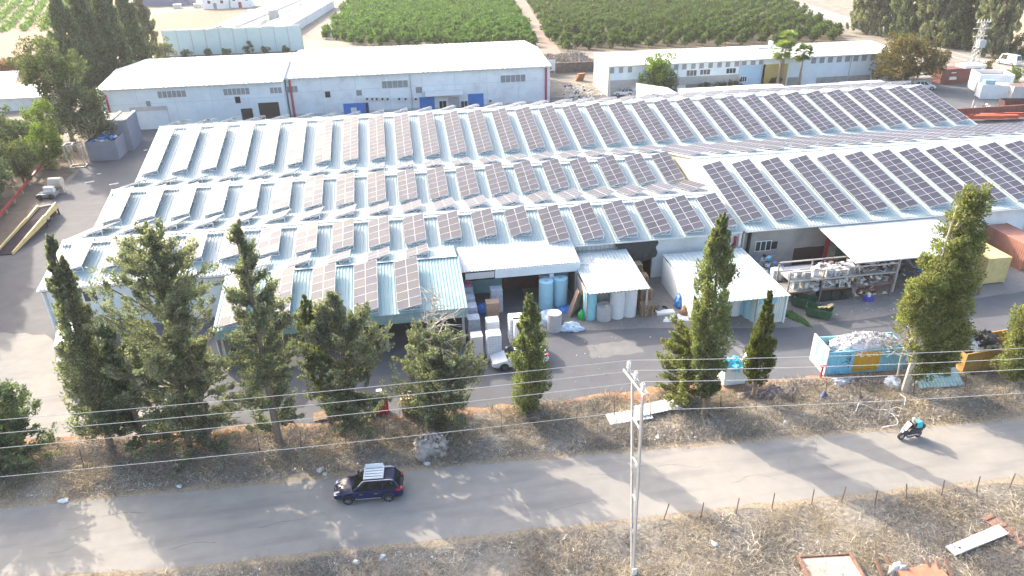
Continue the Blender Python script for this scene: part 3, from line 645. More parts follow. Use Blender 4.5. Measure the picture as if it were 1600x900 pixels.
posts(C4,[(44.2,58),(48.7,58),(53.2,58),(57.3,58)],3.9); 
for z in (1.3,2.5): MB().box(53.3,57.2,57.85,57.95,z,z+.14).build('beam',RUST,C4)
MB().cyl((45.5,65.5,.5),(45.5,65.5,4.3),.2,n=8).build('standpipe',RED,C4)
# ------------------------------------------------------------------ vegetation
def leafmat(name,col,var=.35,isl=.45,tr=(1.15,1.25,.6)): return mat(name,col,.75,.28,.45,island=isl,trans=tr,spec=.25,stain=(col[0]*1.25+.03,col[1]*.85+.02,col[2]*.9+.015),stain_amt=.35,stain_scale=.7)
LF_CYP=leafmat('cypress_foliage',(.185,.215,.115)); LF_OLD=leafmat('grey_green_foliage',(.215,.238,.175)); LF_YEL=leafmat('yellow_green_foliage',(.215,.235,.10))
LF_DK=leafmat('dark_green_foliage',(.14,.185,.12)); LF_EUC=leafmat('eucalyptus_foliage',(.11,.14,.075)); LF_BRN=leafmat('brown_green_foliage',(.13,.11,.045)); LF_ORCH=leafmat('orchard_foliage',(.085,.17,.035)); LF_ORC2=leafmat('citrus_foliage',(.075,.125,.035)); LF_LIME=leafmat('bright_foliage',(.15,.22,.05)); LF_PALM=leafmat('palm_foliage',(.20,.26,.09))
BARK=mat('bark',(.20,.155,.115),.95,.3,5); BARKG=mat('pale_grey_bark',(.42,.38,.32),.9,.2,4)
DRYG=mat('dry_grass_blades',(.46,.415,.335),.95,.25,.25,island=.4,spec=.2,trans=(1.1,1,.8)); BRUSH=mat('grey_dry_brush',(.31,.285,.25),.95,.3,.3,island=.4,spec=.2); WEED=mat('green_weeds',(.10,.14,.05),.9,.3,.5,island=.4,trans=(1.1,1.2,.6))
def unit(a): return a/np.maximum(np.linalg.norm(a,axis=1,keepdims=True),1e-6)
def leaves(P,D,L,W,rng,Nn=None):
    "one bent quad per leaf spray: P centres, D long axes"
    n=len(P); D=unit(D); r=rng.normal(size=(n,3)) if Nn is None else unit(Nn)+rng.normal(size=(n,3))*.38; S=unit(np.cross(D,r)); L=np.broadcast_to(np.asarray(L),(n,))[:,None]*rng.uniform(.6,1.4,(n,1)); W=np.broadcast_to(np.asarray(W),(n,))[:,None]*rng.uniform(.6,1.4,(n,1))
    V=np.stack([P-D*L/2,P+S*W/2-D*L*.05,P+D*L/2,P-S*W/2-D*L*.05],1).reshape(-1,3); Fq=np.arange(4*n).reshape(n,4); return V,Fq
def clump_leaves(C,Rr,A,n,L,W,rng,jit=.55):
    "C centres (k,3), Rr radii (k,3) along (side,side,axis), A axes (k,3)"
    k=len(C); A=unit(A); ref=np.tile([0.31,.2,.93],(k,1)); X=unit(np.cross(A,ref)); Y=np.cross(A,X)
    u=unit(rng.normal(size=(k*n,3)))*(rng.uniform(.25,1,(k*n,1))**.45)
    i=np.repeat(np.arange(k),n)
    off=u[:,:1]*Rr[i,:1]*X[i]+u[:,1:2]*Rr[i,1:2]*Y[i]+u[:,2:]*Rr[i,2:]*A[i]
    return leaves(C[i]+off,A[i]*.8+unit(off)*.45+rng.normal(size=off.shape)*jit,L,W,rng,off/(Rr[i][:,[0,0,0]]+.01)+C[i]*np.array([.12,.12,0])/(1+np.abs(C[i][:,:2]).sum(1,keepdims=True)))
def put_tree(name,label,cat,base,crown,trunk,lm,bm=None,group=None,trunkmesh=None):
    o=T(name,label,cat,base,0,group); link(fastmesh('crown',crown[0],crown[1],lm),'crown',o)
    trunk.build('trunk',bm or BARK,o); return o
def trunk_mb(h,r,rng,lean=(0,0),limbs=()):
    b=MB(); n=6; pts=[(lean[0]*i/n+rng.normal()*.04*h/8*(0<i),lean[1]*i/n+rng.normal()*.04*h/8*(0<i),h*i/n) for i in range(n+1)]
    b.tube(pts,[r*(1-.85*(i/n)) for i in range(n+1)],7)
    for p0,p1,rr in limbs: b.tube([p0,tuple((np.array(p0)+np.array(p1))/2+np.array([0,0,.12])),p1],[rr,rr*.7,rr*.3],5)
    return b
def cypress(name,label,base,h,r,seed,lm=LF_CYP,bare=.6,dens=1.,lean=(0,0),prof=None,group=None,L=.22,W=.10,tuft=1.):
    "columnar cypress: flame shaped clumps hugging a tall spindle"
    rng=np.random.default_rng(seed); prof=prof or (lambda x: (min(1,x/.10)**.6)*(1-max(0,(x-.35)/.65)**2.0)**.7)
    k=int(120*dens*(h/10)*(r/1.3)); x=rng.uniform(.01,.985,k); a=rng.uniform(0,2*np.pi,k)
    rad=np.array([prof(v) for v in x])*r; lump=1+.22*np.sin(a*3+x*9+seed)*tuft+.12*rng.normal(size=k)*tuft; q=rad*np.clip(rng.uniform(.58,1.02,k),0,1.1)*lump
    z=bare+x*(h-bare); C=np.stack([q*np.cos(a)+lean[0]*z/h,q*np.sin(a)+lean[1]*z/h,z],1)
    s=np.clip(rad*.33,.10,.6)*rng.uniform(.6,1.3,k); Rr=np.stack([s,s,np.clip(s*2.4,.3,1.4)],1)
    A=np.stack([np.cos(a)*.35,np.sin(a)*.35,np.ones(k)],1)+rng.normal(size=(k,3))*.12
    cr=clump_leaves(C,Rr,A,int(120),L,W,rng,.3)
    return put_tree(name,label,'tree',base,cr,trunk_mb(h*.9,.05+h*.013,rng,lean),lm,group=group)
def conifer(name,label,base,h,r,seed,lm=LF_OLD,bare=1.2,nb=46,prof=None,lean=(0,0),up=.35,per=100,cs=1.,L=.22,W=.10,group=None,side=None,tops=1,bm=None):
    "open irregular conifer: limbs with foliage pads, gaps between them"
    rng=np.random.default_rng(seed); bare*=.55; prof=prof or (lambda x: .45+.75*x if x<.3 else .68*(1-((x-.3)/.7)**1.3)+.0)
    C=[];Rr=[];A=[];limbs=[]
    for i in range(nb):
        x=rng.uniform(0,1)**.9; z=bare+x*(h-bare)*.97; a=rng.uniform(0,2*np.pi)
        ln=r*max(.17,prof(x))*rng.uniform(.5,1.35)
        if side is not None: ln*=1+.35*math.cos(a-side)
        el=up+rng.normal()*.2+.5*x; d=np.array([math.cos(a)*math.cos(el),math.sin(a)*math.cos(el),math.sin(el)])
        p0=np.array([lean[0]*z/h,lean[1]*z/h,z-.15*ln]); p1=p0+d*ln; limbs.append((tuple(p0),tuple(p1),.03+.015*ln))
        m=int(3+ln*2.7)
        for j in range(m):
            f=.3+.75*(j+rng.uniform(0,.6))/m; c=p0+d*ln*f+rng.normal(size=3)*.16*ln*.5+np.array([0,0,.1*f*f*ln])
            s=cs*rng.uniform(.15,.34)*(.6+.4*min(1,ln/2)); C.append(c); Rr.append((s,s*rng.uniform(.7,1.1),s*rng.uniform(1.6,2.8))); A.append(d+np.array([0,0,.35])+rng.normal(size=3)*.35)
    for q in range(tops):   # leaders
        for j in range(7):
            f=j/6; C.append(np.array([lean[0]+rng.normal()*.12+q*.5,lean[1]+rng.normal()*.12,h*(.8+.2*f)])); s=cs*.42*(1-f*.7); Rr.append((s,s,s*2)); A.append(np.array([0,0,1.])+rng.normal(size=3)*.15)
    cr=clump_leaves(np.array(C),np.array(Rr),np.array(A),int(per*.62),L,W,rng,.5)
    return put_tree(name,label,'tree',base,cr,trunk_mb(h*.95,.06+h*.013,rng,lean,limbs),lm,bm,group)
def bushy(name,label,base,h,rx,ry,seed,lm,k=60,per=110,cs=.9,z0=.5,L=.26,W=.17,cat='tree',group=None,bm=None,tr=.8,hollow=.5):
    "broad rounded crown of many uneven clumps"
    rng=np.random.default_rng(seed); u=unit(rng.normal(size=(k,3)))*(rng.uniform(hollow,1,(k,1))**.6)*(1+.22*rng.normal(size=(k,1))); zc=(h+z0)/2
    C=np.stack([u[:,0]*rx*.85,u[:,1]*ry*.85,zc+u[:,2]*(h-z0)/2*.88],1); C[:,2]=np.maximum(C[:,2],.35)
    s=cs*rng.uniform(.55,1.2,k); Rr=np.stack([s,s,s*.85],1); A=unit(C-np.array([0,0,zc*.8]))+rng.normal(size=(k,3))*.3+np.array([0,0,.4])
    cr=clump_leaves(C,Rr,A,per,L,W,rng,.7)
    limbs=[((0,0,h*.2),tuple(C[i]*.9),.05+.01*h) for i in range(0,k,6)]
    return put_tree(name,label,cat,base,cr,trunk_mb(h*tr,.05+h*.018,rng,(0,0),limbs),lm,bm,group)
# --- foreground row along the yard edge
b0=at(175,700); cypress('cypress_tree','slender leaning cypress at the left end of the yard row',b0,17.2,1.55,1,LF_OLD,1.6,1.35,(.5,0.3),lambda x:(min(1,x/.08)**.5)*(1-x)**.62*1.05,L=.24)
conifer('conifer_tree','widest ragged conifer with an open double top left of the shed',at(296,697),17.6,4.7,2,LF_OLD,1.4,100,lambda x:.62+.45*x if x<.45 else .82*(1-((x-.45)/.55)**1.5)+.14,(1.1,.4),.25,105,1.12,tops=2)
conifer('conifer_tree','dense ragged conifer growing against the wide one with thin trunk showing',at(330,699),13.2,3.1,22,LF_OLD,2.0,56,None,(.3,0),.3,100,1.05)
conifer('conifer_tree','low broad conifer filling the gap between the slender cypress and the wide conifer',at(228,696),10.5,3.2,23,LF_DK,.8,62,None,(-.3,0),.25,105,1.05)
conifer('conifer_tree','tall ragged conifer just left of the front teal shed',at(437,692),17.8,3.1,3,LF_OLD,2.3,82,lambda x:.78+.25*x if x<.35 else .86*(1-((x-.35)/.65)**1.25)+.10,(.3,0),.3,105,1.12)
conifer('conifer_tree','bushy conifer before the middle of the front teal shed',at(556,668),11.6,3.3,4,LF_OLD,.5,72,lambda x:.9 if x<.5 else .95*(1-((x-.5)/.5)**1.3)+.08,(-.2,0),.3,110,1.05)
cypress('cypress_tree','narrow upright cypress pressed against the bushy conifer',at(517,662),11.2,.85,5,LF_CYP,2.2,1.25,(-.4,.2),lambda x:(min(1,x/.2))*(1-max(0,(x-.6)/.4)**2.4)*.9)
conifer('conifer_tree','round low conifer with a dead trunk rising from its top',at(692,655),7.3,3.1,6,LF_OLD,.3,62,lambda x:1. if x<.5 else 1.-((x-.5)/.5)**2*.6,(0,0),.2,110,1.05)
cypress('cypress_tree','dense spindle cypress beside the white car in the yard',at(828,642),10.5,1.32,7,LF_CYP,.3,1.5,(0,0),lambda x:(min(1,x/.08)**.5)*(1-max(0,(x-.2)/.8)**1.7)**.75)
cypress('cypress_tree','tallest dense cypress in front of the white shed',at(1100,650),16.9,1.15,8,LF_CYP,1.9,1.5,(-.5,.2),lambda x:(.62+.38*min(1,x/.3))*(min(1,x/.04))*(1-max(0,(x-.5)/.5)**2.1)**.75)
conifer('conifer_tree','short bushy conifer with bare twigs left of the tallest cypress',at(1070,622),6.3,2.1,9,LF_YEL,.5,40,lambda x:1. if x<.6 else .8,(-.3,0),.15,110,1.05)
cypress('cypress_tree','yellow green pointed cypress right of the bin of blue bags',at(1176,622),9.7,1.02,10,leafmat('yellowish_cypress_foliage',(.12,.14,.04)),1.5,1.5,(.1,.2),lambda x:(min(1,x/.10)**.5)*(1-max(0,(x-.12)/.88)**1.35)**.9,tuft=.4)  # leaf colour is this tree's own yellow green
def lumpy(label,base,h,seed,blobs,lm):
    "old cypress with heavy rounded foliage lobes: blobs = (x,z,r) across the picture"
    rng=np.random.default_rng(seed); C=[];Rr=[];A=[];limbs=[]
    for (x,z,r) in blobs:
        for q in range(int(9+10*r)):
            u=unit(rng.normal(size=(1,3)))[0]*rng.uniform(.35,1)**.5*r; c=np.array([x,0,z])+u*np.array([1,1,1.15]); C.append(c); s=rng.uniform(.32,.62); Rr.append((s,s,s*1.3)); A.append(u+np.array([0,0,.8])+rng.normal(size=3)*.25)
        limbs.append(((x*.25,0,max(.5,z-2.5)),(x,0,z),.10))
    cr=clump_leaves(np.array(C),np.array(Rr),np.array(A),105,.22,.12,rng,.5)
    return put_tree('cypress_tree',label,'tree',base,cr,trunk_mb(h*.93,.26,rng,(.0,0),limbs),lm,BARKG)
p=at(1412,612)
lumpy('big old lumpy cypress rising beside the blue and yellow container',p,17.3,31,[(1.2,16.6,.7),(1.0,15.4,1.1),(1.4,14.2,1.3),(.6,13.2,1.3),(1.7,12.6,1.2),(.2,11.8,1.4),(1.6,11.2,1.4),(-.6,10.6,1.3),(1.0,9.8,1.6),(-.9,9.2,1.3),(2.1,9.2,1.3),(.4,8.2,1.7),(-1.3,8.0,1.1),(2.2,7.6,1.5),(-.6,6.8,1.4),(1.2,6.4,1.7),(3.0,6.0,1.2),(2.4,5.0,1.5),(.7,4.6,1.3),(3.3,4.0,1.1),(1.8,3.3,1.3),(.9,2.4,.9),(2.7,2.5,.9)],LF_YEL)
p=at(1600,600)
lumpy('large yellow green cypress cut off at the right picture edge',p,15.5,32,[(2.2,14.8,1.2),(1.4,13.6,1.5),(3.0,13.,1.6),(.8,12.2,1.5),(2.4,11.,2.0),(.2,10.5,1.4),(1.2,9.2,1.9),(3.4,8.9,1.8),(-.6,8.4,1.4),(.6,7.2,1.9),(-1.4,6.6,1.3),(2.6,6.6,2.0),(-.4,5.4,1.8),(-2.0,5.2,1.0),(1.8,4.6,1.8),(-1.4,4.0,1.3),(.3,3.0,1.6),(-2.2,2.6,.9),(-1.2,1.6,.9),(2.4,2.4,1.2)],LF_YEL)
conifer('conifer_tree','dark conifer cut off at the left picture edge',at(2,725),6.6,3.0,33,LF_DK,.4,62,lambda x:1. if x<.5 else 1-((x-.5)/.5)**2*.6,(0,0),.2,110,1.1)
# dead tree
def bare_tree(label,base,h,seed,spread,nb,r=.1,z0=.35):
    rng=np.random.default_rng(seed); o=T('dead_tree',label,'dead tree',base); trunk_mb(h,r,rng).build('trunk',BARKG,o)
    b=MB()
    for i in range(nb):
        x=rng.uniform(z0,.95); a=rng.uniform(0,6.28); ln=spread*(1.25-x)*rng.uniform(.6,1.2); p0=np.array([0,0,h*x]); d=np.array([math.cos(a),math.sin(a),rng.uniform(.15,.6)]); p1=p0+d*ln*.5+rng.normal(size=3)*.1; p2=p1+d*ln*.5+np.array([0,0,rng.uniform(-.3,.25)])
        b.tube([tuple(p0),tuple(p1),tuple(p2)],[.05,.035,.012],4)
        for q in range(4):
            f=rng.uniform(.3,1); s=p0+(p2-p0)*f; e=s+(d+rng.normal(size=3)*.7)*rng.uniform(.35,.9); b.tube([tuple(s),tuple(e)],[.022,.008],3)
    b.build('branches',BARKG,o,kind='stuff'); return o
bare_tree('leafless grey tree rising out of the round low conifer',at(690,652),11.3,41,2.9,40,.13,.52)
bare_tree('small leafless shrub between the short conifer and the tallest cypress',at(1092,630),6.6,42,1.6,22,.07)
bare_tree('leafless grey stem leaning inside the old lumpy cypress',at(1398,600),7.5,43,1.8,26,.10)
# --- trees behind, left
eu=leafmat('grey_eucalyptus_foliage',(.10,.125,.085))
bushy('eucalyptus_tree','tall pale trunked eucalyptus beside the pale blue warehouse',at(118,235),20.5,4.6,4.6,51,LF_EUC,85,120,1.35,6,.42,.22,bm=BARKG,hollow=.3)
bushy('eucalyptus_tree','lower spreading eucalyptus left of the grey enclosure',at(150,245),12.5,5.0,5.0,52,eu,75,120,1.3,1.5,.42,.22,bm=BARKG,hollow=.3)
for i,(px,py,h,r,lab) in enumerate(((135,165,23,3.0,'leftmost of the tall dark cypresses behind the eucalyptus'),(165,155,24,3.1,'second of the tall dark cypresses behind the eucalyptus'),(196,148,24,3.0,'third tall dark cypress reaching out of the picture top'),(222,128,22,2.6,'fourth tall dark cypress at the warehouse roof corner'),(243,112,19,2.4,'thin see-through cypress right of the tall dark ones'),(150,120,24,3.0,'rear tall dark cypress hidden behind the others'))):
    cypress('cypress_tree',lab,at(px,py),h,r,60+i,LF_DK if i!=4 else LF_OLD,1.5,.62 if i!=4 else .38,(0,0),lambda x:(min(1,x/.1)**.6)*(1-max(0,(x-.3)/.7)**1.8)**.8,L=.5,W=.24)
bushy('shrub','dark round shrub at the end of the teal wall',at(262,100),6.5,2.6,2.6,69,LF_OLD,34,90,.9,.4,.4,.22,cat='shrub')
for i,(px,py,h,r,lm,lab) in enumerate(((-8,318,7.5,3.6,LF_DK,'dark bushy tree behind the red beam'),(38,286,7.0,3.4,LF_EUC,'paler bushy tree at the end of the red beam'),(80,262,6.2,2.8,LF_LIME,'yellow green bushy tree beside the open steel frame'),(12,250,8.5,4.6,LF_DK,'dark bushy tree before the far left white shed'),(-50,345,8,4.,LF_DK,'dark bushy tree cut off at the far left edge'),(80,225,8.5,3.6,LF_LIME,'tall lime green bush below the eucalyptus'),(45,245,6,3.6,LF_DK,'low dark bush between the pale and dark bushy trees'))):
    bushy('bushy_tree',lab,at(px,py),h,r,r,70+i,lm,56,110,1.05,.6,.36,.2)
for i,(x,y,r) in enumerate(((-58,227.5,1.6),(-52,228,1.2),(-47,227.6,1.5),(-41,228,2.2),(-36,227.8,1.4),(-30,228,1.1))): bushy('bush',f'{ordn(i)} dark bush from the left at the foot of the teal panel wall',(x,y,0),1.7 if i!=3 else 3.6,r,1.0,140+i,LF_DK,14,60,.6,.1,.35,.22,cat='bush',group='bushes at the panel wall')
for i,(px,py,h,r,lab) in enumerate(((10,118,4,7,'reddish hedge bush at the left field edge'),(45,115,4.5,6,'orange tinged hedge bush near the eucalyptus'))): bushy('hedge_bush',lab,at(px,py),h,r,3,80+i,leafmat('rusty_hedge_foliage',(.16,.075,.04)) ,34,90,1.1,.3,.4,.24,cat='bush')
# --- trees behind, right
bushy('broad_tree','broad brownish green round tree at the end of the white workshop',at(1412,136),11.2,9.0,7.,90,LF_BRN,120,120,1.45,.8,.42,.26,hollow=.4)
bushy('young_tree','bright green tree in front of the white workshop windows',at(1024,150),8.3,3.8,3.4,91,LF_LIME,48,110,1.1,2.2,.4,.22)
bushy('shrub','dark shrub at the foot of the bright green workshop tree',at(1040,150),4.2,3.4,2.5,92,LF_EUC,34,100,.9,.3,.36,.2,cat='shrub')
for i,(px,py,r,lab) in enumerate(((1122,146,1.6,'small dark bush before the workshop doors'),(1150,143,2.2,'yellowish bush before the blue wall panel'),(1100,148,1.2,'tiny dark bush beside the garage door'),(1210,138,1.8,'low bush at the foot of the palms'))): bushy('bush',lab,at(px,py),2.6,r,1.4,93+i,LF_BRN if i==1 else LF_EUC,18,80,.6,.1,.3,.18,cat='bush')
for i,(px,py,h,r,lab) in enumerate(((1362,52,21,8.,'leftmost dark tree of the tall clump beyond the workshop'),(1420,62,25,7.,'second dark tree of the tall clump right of the workshop'),(1462,70,28,7.4,'third dark tree of the tall clump, left of the pylon'),(1507,74,30,7.4,'tallest dark tree just behind the lattice pylon'),(1550,88,26,5.,'rightmost tall dark tree beside the white van'))):
    cypress('tall_tree',lab,at(px,py),h,r*.82,100+i,LF_DK if i%2 else LF_OLD,.3,.42,(0,0),lambda x:(min(1,x/.04)**.5)*(1-max(0,(x-.55)/.45)**2)**.7,L=.6,W=.34,tuft=1.3)
bushy('shrub','yellow shrub behind the white containers near the road',at(1580,128),3,2,2,110,LF_LIME,20,80,.8,.2,.3,.2,cat='shrub'); bushy('shrub','round green shrub at the right edge beyond the van',at(1598,92),6,4,4,111,LF_EUC,34,90,1.2,.2,.4,.24,cat='shrub'); bushy('shrub','grey dry bush under the lattice pylon',at(1532,122),4,2.4,2.4,112,LF_BRN,24,80,.8,.2,.3,.2,cat='shrub')
for i,(x,y,h) in enumerate(((-48.5,67,20),(-51,73,20),(-54,80,20),(-56.5,87,19),(-59,94,21),(-61.5,101,23),(-63.5,108,23),(-66.5,116,23),(-69,124,23))): cypress('cypress_tree',f'{ordn(i)} tall dark cypress of the row just beyond the left picture edge',(x,y,0),h,2.5,120+i,LF_DK,1.5,.6,(0,0),lambda x:(min(1,x/.1)**.6)*(1-max(0,(x-.3)/.7)**1.8)**.8,L=.5,W=.26,group='cypress row at the left edge')
# palms
def palm(label,px,py,h,seed,n=34,fl=2.3):
    rng=np.random.default_rng(seed); o=T('palm_tree',label,'palm tree',at(px,py),0,'fan palms before the workshop')
    trunk_mb(h,.42,rng).build('trunk',mat('palm_bark',(.36,.25,.17),.9,.25,4),o); c=MB()
    for i in range(n):
        a=rng.uniform(0,6.28); e=rng.uniform(-.75,1.3); d=np.array([math.cos(a)*math.cos(e),math.sin(a)*math.cos(e),math.sin(e)]); sd_=unit(np.cross(d,[[0,0,1.]]))[0]; upv=np.cross(sd_,d)
        st=np.array([0,0,h]); m=st+d*fl*.5; c.tube([tuple(st),tuple(m)],[.03,.02],3)
        for q in range(9):
            an=(q-4)*.27; dd=d*math.cos(an)+sd_*math.sin(an); tip=m+dd*fl*.62+np.array([0,0,-.25*abs(q-4)/4-.15]); s2=np.cross(dd,upv)*.0+np.cross(upv,dd)*.17
            c.quad(tuple(m),tuple((m+tip)/2+s2),tuple(tip),tuple((m+tip)/2-s2))
    c.build('crown',LF_PALM,o); return o
palm('left of the two near fan palms before the ochre wall',1213,141,8.4,1,46,2.4); palm('right fan palm with a thick bare trunk by the white workshop',1247,139,7.6,2,42,2.3); palm('taller fan palm standing just behind the left near one',1219,137,10.2,3,42,2.3)
# --- orchards: 300 nearest trees as objects, the rest as stuff
def small_tree(seed,h,r,lm,k=9,per=34):
    rng=np.random.default_rng(seed); u=unit(rng.normal(size=(k,3)))*rng.uniform(.4,1,(k,1)); C=np.stack([u[:,0]*r*.6,u[:,1]*r*.6,h*.55+u[:,2]*h*.3],1); s=r*rng.uniform(.42,.62,k); 
    return clump_leaves(C,np.stack([s,s,s],1),unit(u)+np.array([[0,0,.5]]),per,.75,.5,rng,.4)
SM2=[fastmesh('orchard_crown',*small_tree(200+i,3.3,1.75,LF_ORC2),LF_ORC2) for i in range(5)]; SM1=[fastmesh('orchard_crown',*small_tree(210+i,3.0,1.7,LF_ORCH),LF_ORCH) for i in range(5)]
TRK=MB().cyl((0,0,0),(0,0,1.4),.12,.08,5).mesh('orchard_trunk',BARK)
M3=cam.matrix_world.inverted()
def pix(v):
    q=M3@v; return 800+F*q.x/-q.z,450-F*q.y/-q.z,-q.z
o2q=[Vector(at(868,82)[:]),Vector(at(1330,66)[:]),Vector((172,318,0)),Vector((64,350,0))]; o1q=[Vector(at(505,60)[:]),Vector(at(560,72)[:]),Vector(at(838,74)[:]),Vector((58,352,0)),Vector((-16,385,0))]
def inside(p,q):
    r=False; n=len(q); j=n-1
    for i in range(n):
        if (q[i].y>p.y)!=(q[j].y>p.y) and p.x<(q[j].x-q[i].x)*(p.y-q[i].y)/(q[j].y-q[i].y)+q[i].x: r=not r
        j=i
    return r
rr=random.Random(5); cand=[]
dirv=Vector((.62,.785)); nv=Vector((.785,-.62)); origin=Vector((95,205))
for i in range(-40,50):
    for j in range(-40,60):
        p=origin+nv*(i*4.6)+dirv*(j*5.0); p=Vector((p.x+rr.uniform(-.5,.5),p.y+rr.uniform(-.5,.5),0))
        if inside(p,o2q) and rr.random()>.02: cand.append((p,2))
origin=Vector((10,260))
for i in range(-60,40):
    for j in range(-50,70):
        p=origin+nv*(i*3.6)+dirv*(j*4.2); p=Vector((p.x+rr.uniform(-.5,.5),p.y+rr.uniform(-.5,.5),0))
        if inside(p,o1q): cand.append((p,1))
cand=[(p,k) for p,k in cand if -30<pix(p)[0]<1630 and pix(p+Vector((0,0,4)))[1]>-14 or True]
cand=[c for c in cand if pix(c[0])[1]>-15]
cand.sort(key=lambda c:pix(c[0])[2])
near=cand[:300]; far=cand[300:]
for i,(p,k) in enumerate(near):
    o=T('orchard_tree','small round citrus tree in the rows of the right orchard' if k==2 else 'small dense leafy tree in the rows of the left orchard','tree',p,rr.uniform(0,6.28),'citrus trees of the right orchard' if k==2 else 'leafy trees of the left orchard'); o.scale=(rr.uniform(.75,1.2),)*2+(rr.uniform(.75,1.3),)
    link((SM2 if k==2 else SM1)[rr.randrange(5)],'crown',o); link(TRK,'trunk',o)
for k,lm,nm,lab in ((1,LF_ORCH,'far_orchard','far dense rows of the left orchard'),(2,LF_ORC2,'far_orchard','far rows of round trees of the right orchard')):
    Vs=[];Fs=[];n=0; base=[small_tree(230+i,3.2,1.75 if k==2 else 1.75,lm,8,22) for i in range(4)]
    for p,kk in far:
        if kk!=k: continue
        V,Fq=base[rr.randrange(4)]; a=rr.uniform(0,6.28); c,s=math.cos(a),math.sin(a); q=rr.uniform(.85,1.2)
        V2=np.stack([V[:,0]*c-V[:,1]*s,V[:,0]*s+V[:,1]*c,V[:,2]],1)*q+np.array([p.x,p.y,0]); Vs.append(V2); Fs.append(Fq+n); n+=len(V2)
    if Vs: tag(link(fastmesh(nm,np.concatenate(Vs),np.concatenate(Fs),lm),nm),lab,'orchard',kind='stuff')
# grounds of the far land
sheet('orchard_ground',[(q.x,q.y) for q in o2q],.006,ORCHG); sheet('orchard_ground',[(q.x,q.y) for q in o1q],.007,ORCHG)
sheet('orchard_lane',xy((803,0),(818,0),(880,86),(838,86))+[],.011,mat('lane_soil',(.26,.19,.15),.95,.2,.2))
sheet('dirt_lane',xy((475,88),(478,60),(500,30),(520,0),(560,0),(520,45),(520,62),(590,76),(860,75),(860,92),(475,92)),.010,LANE)
sheet('orange_field',xy((205,75),(240,22),(330,14),(425,18),(345,62)),.006,FIELDO)
sheet('left_field',[(-175,150),(-85,205),(-100,300),(-130,420),(-300,420),(-300,150)],.005,FIELDO)
sheet('far_field',xy((1560,40),(1600,20),(1700,20),(1700,100),(1580,100)),.005,FIELDB)
sheet('right_field',xy((1400,0),(1600,-10),(1600,22),(1330,22)),.006,mat('green_field',(.22,.24,.10),.95,.2,.05))
fr=[(173,325),(166,280),(158.5,240),(152.5,195),(147.6,160),(143,136),(139,112)]
ribbon('far_road',[(x-4.2,y) for x,y in fr],[(x+5,y) for x,y in fr],.012,ROADM)
ribbon('road_marking',[(x-3.6,y) for x,y in fr],[(x-3.3,y) for x,y in fr],.018,WHITE); ribbon('road_marking',[(x+.4,y) for x,y in fr],[(x+.65,y) for x,y in fr],.018,WHITE)
rng=np.random.default_rng(77); P=[]
for r_ in range(14):
    for q in range(230):
        y=300+q*.7+rng.normal()*.3; x=-112-r_*6.2-(y-300)*.32+rng.normal()*1.0
        P.append((x,y,rng.uniform(.2,.9)))
P=np.array(P); V,Fq=leaves(np.repeat(P,3,0)+rng.normal(size=(len(P)*3,3))*.45,rng.normal(size=(len(P)*3,3))+[0,0,.8],1.5,1.0,rng)
tag(link(fastmesh('crop_rows',V,Fq,LF_ORCH),'crop_rows'),'green crop rows in the far left field','crops',kind='stuff')
# --- verges
def area_pts(n,poly,rng):
    xs=[p[0] for p in poly]; ys=[p[1] for p in poly]; out=[]; q=[Vector((p[0],p[1],0)) for p in poly]
    while len(out)<n:
        a=rng.uniform([min(xs),min(ys)],[max(xs),max(ys)],(n,2))
        out+=[t for t in a if inside(Vector((t[0],t[1],0)),q)]
    return np.array(out[:n])
def noise2(p,f,seed):
    x,y=p[:,0]*f,p[:,1]*f; return (np.sin(x*1.7+seed)+np.sin(y*2.3+seed*2)+np.sin((x+y)*1.1+seed*3)+np.sin((x-y*1.6)*1.9+seed))*.25
def grass(name,label,n,poly,seed,m,hmin,hmax,w,thr=-.2,per=9,spread=.22,f=.45,flat=.9,cat='grass',zf=1.):
    rng=np.random.default_rng(seed); p=area_pts(n,poly,rng); k=noise2(p,f,seed)+rng.normal(size=n)*.25>thr; p=p[k]; n=len(p); hh=(hmin+(hmax-hmin)*np.clip(.5+noise2(p,f*1.7,seed+4),0,1))*rng.uniform(.6,1.3,n)
    i=np.repeat(np.arange(n),per); m_=len(i); B=np.stack([p[i,0]+rng.normal(size=m_)*spread,p[i,1]+rng.normal(size=m_)*spread,np.full(m_,-.02)],1)
    D=np.stack([rng.normal(size=m_)*flat,rng.normal(size=m_)*flat,(np.abs(rng.normal(size=m_))*.5+.75)*zf],1); D=unit(D); H=hh[i]*rng.uniform(.5,1.2,m_)
    tip=B+D*H[:,None]; S=unit(np.cross(D,rng.normal(size=(m_,3))))*w*rng.uniform(.6,1.5,(m_,1)); mid=B+D*H[:,None]*.55+np.array([0,0,.06])*H[:,None]; tip[:,2]-=.12*H; tip[:,2]=np.maximum(tip[:,2],.02)
    V=np.stack([B,mid+S,tip,mid-S],1).reshape(-1,3); Fq=np.arange(4*m_).reshape(-1,4)
    return tag(link(fastmesh(name,V,Fq,m),name),label,cat,kind='stuff')
up=[(x,y+.5) for x,y in ru[1:-1]]; UP=up+[(55,43.6),(33,44.9),(17.5,46.0),(0,45.9),(-25,47.5),(-40,48),(-40,41)]
LO=[(x,y-.5) for x,y in rl[1:-1]]; LO=LO+[(42,20),(-30,20)]
grass('dry_grass','pale dry grass on the verge between road and factory yard',13000,UP,1,DRYG,.25,.75,.013,-.15,10,.24,.5,1.7)
grass('dry_brush','grey dry brush covering the verge above the road',9000,UP,2,BRUSH,.25,.85,.014,-.1,13,.30,.33,1.3)
grass('dry_grass','pale flattened dry grass below the road',15000,LO,3,DRYG,.25,.75,.012,-.2,10,.25,.42,2.2)
grass('dry_brush','grey dry brush below the road',11000,LO,4,BRUSH,.22,.70,.012,-.05,12,.28,.3,1.7)
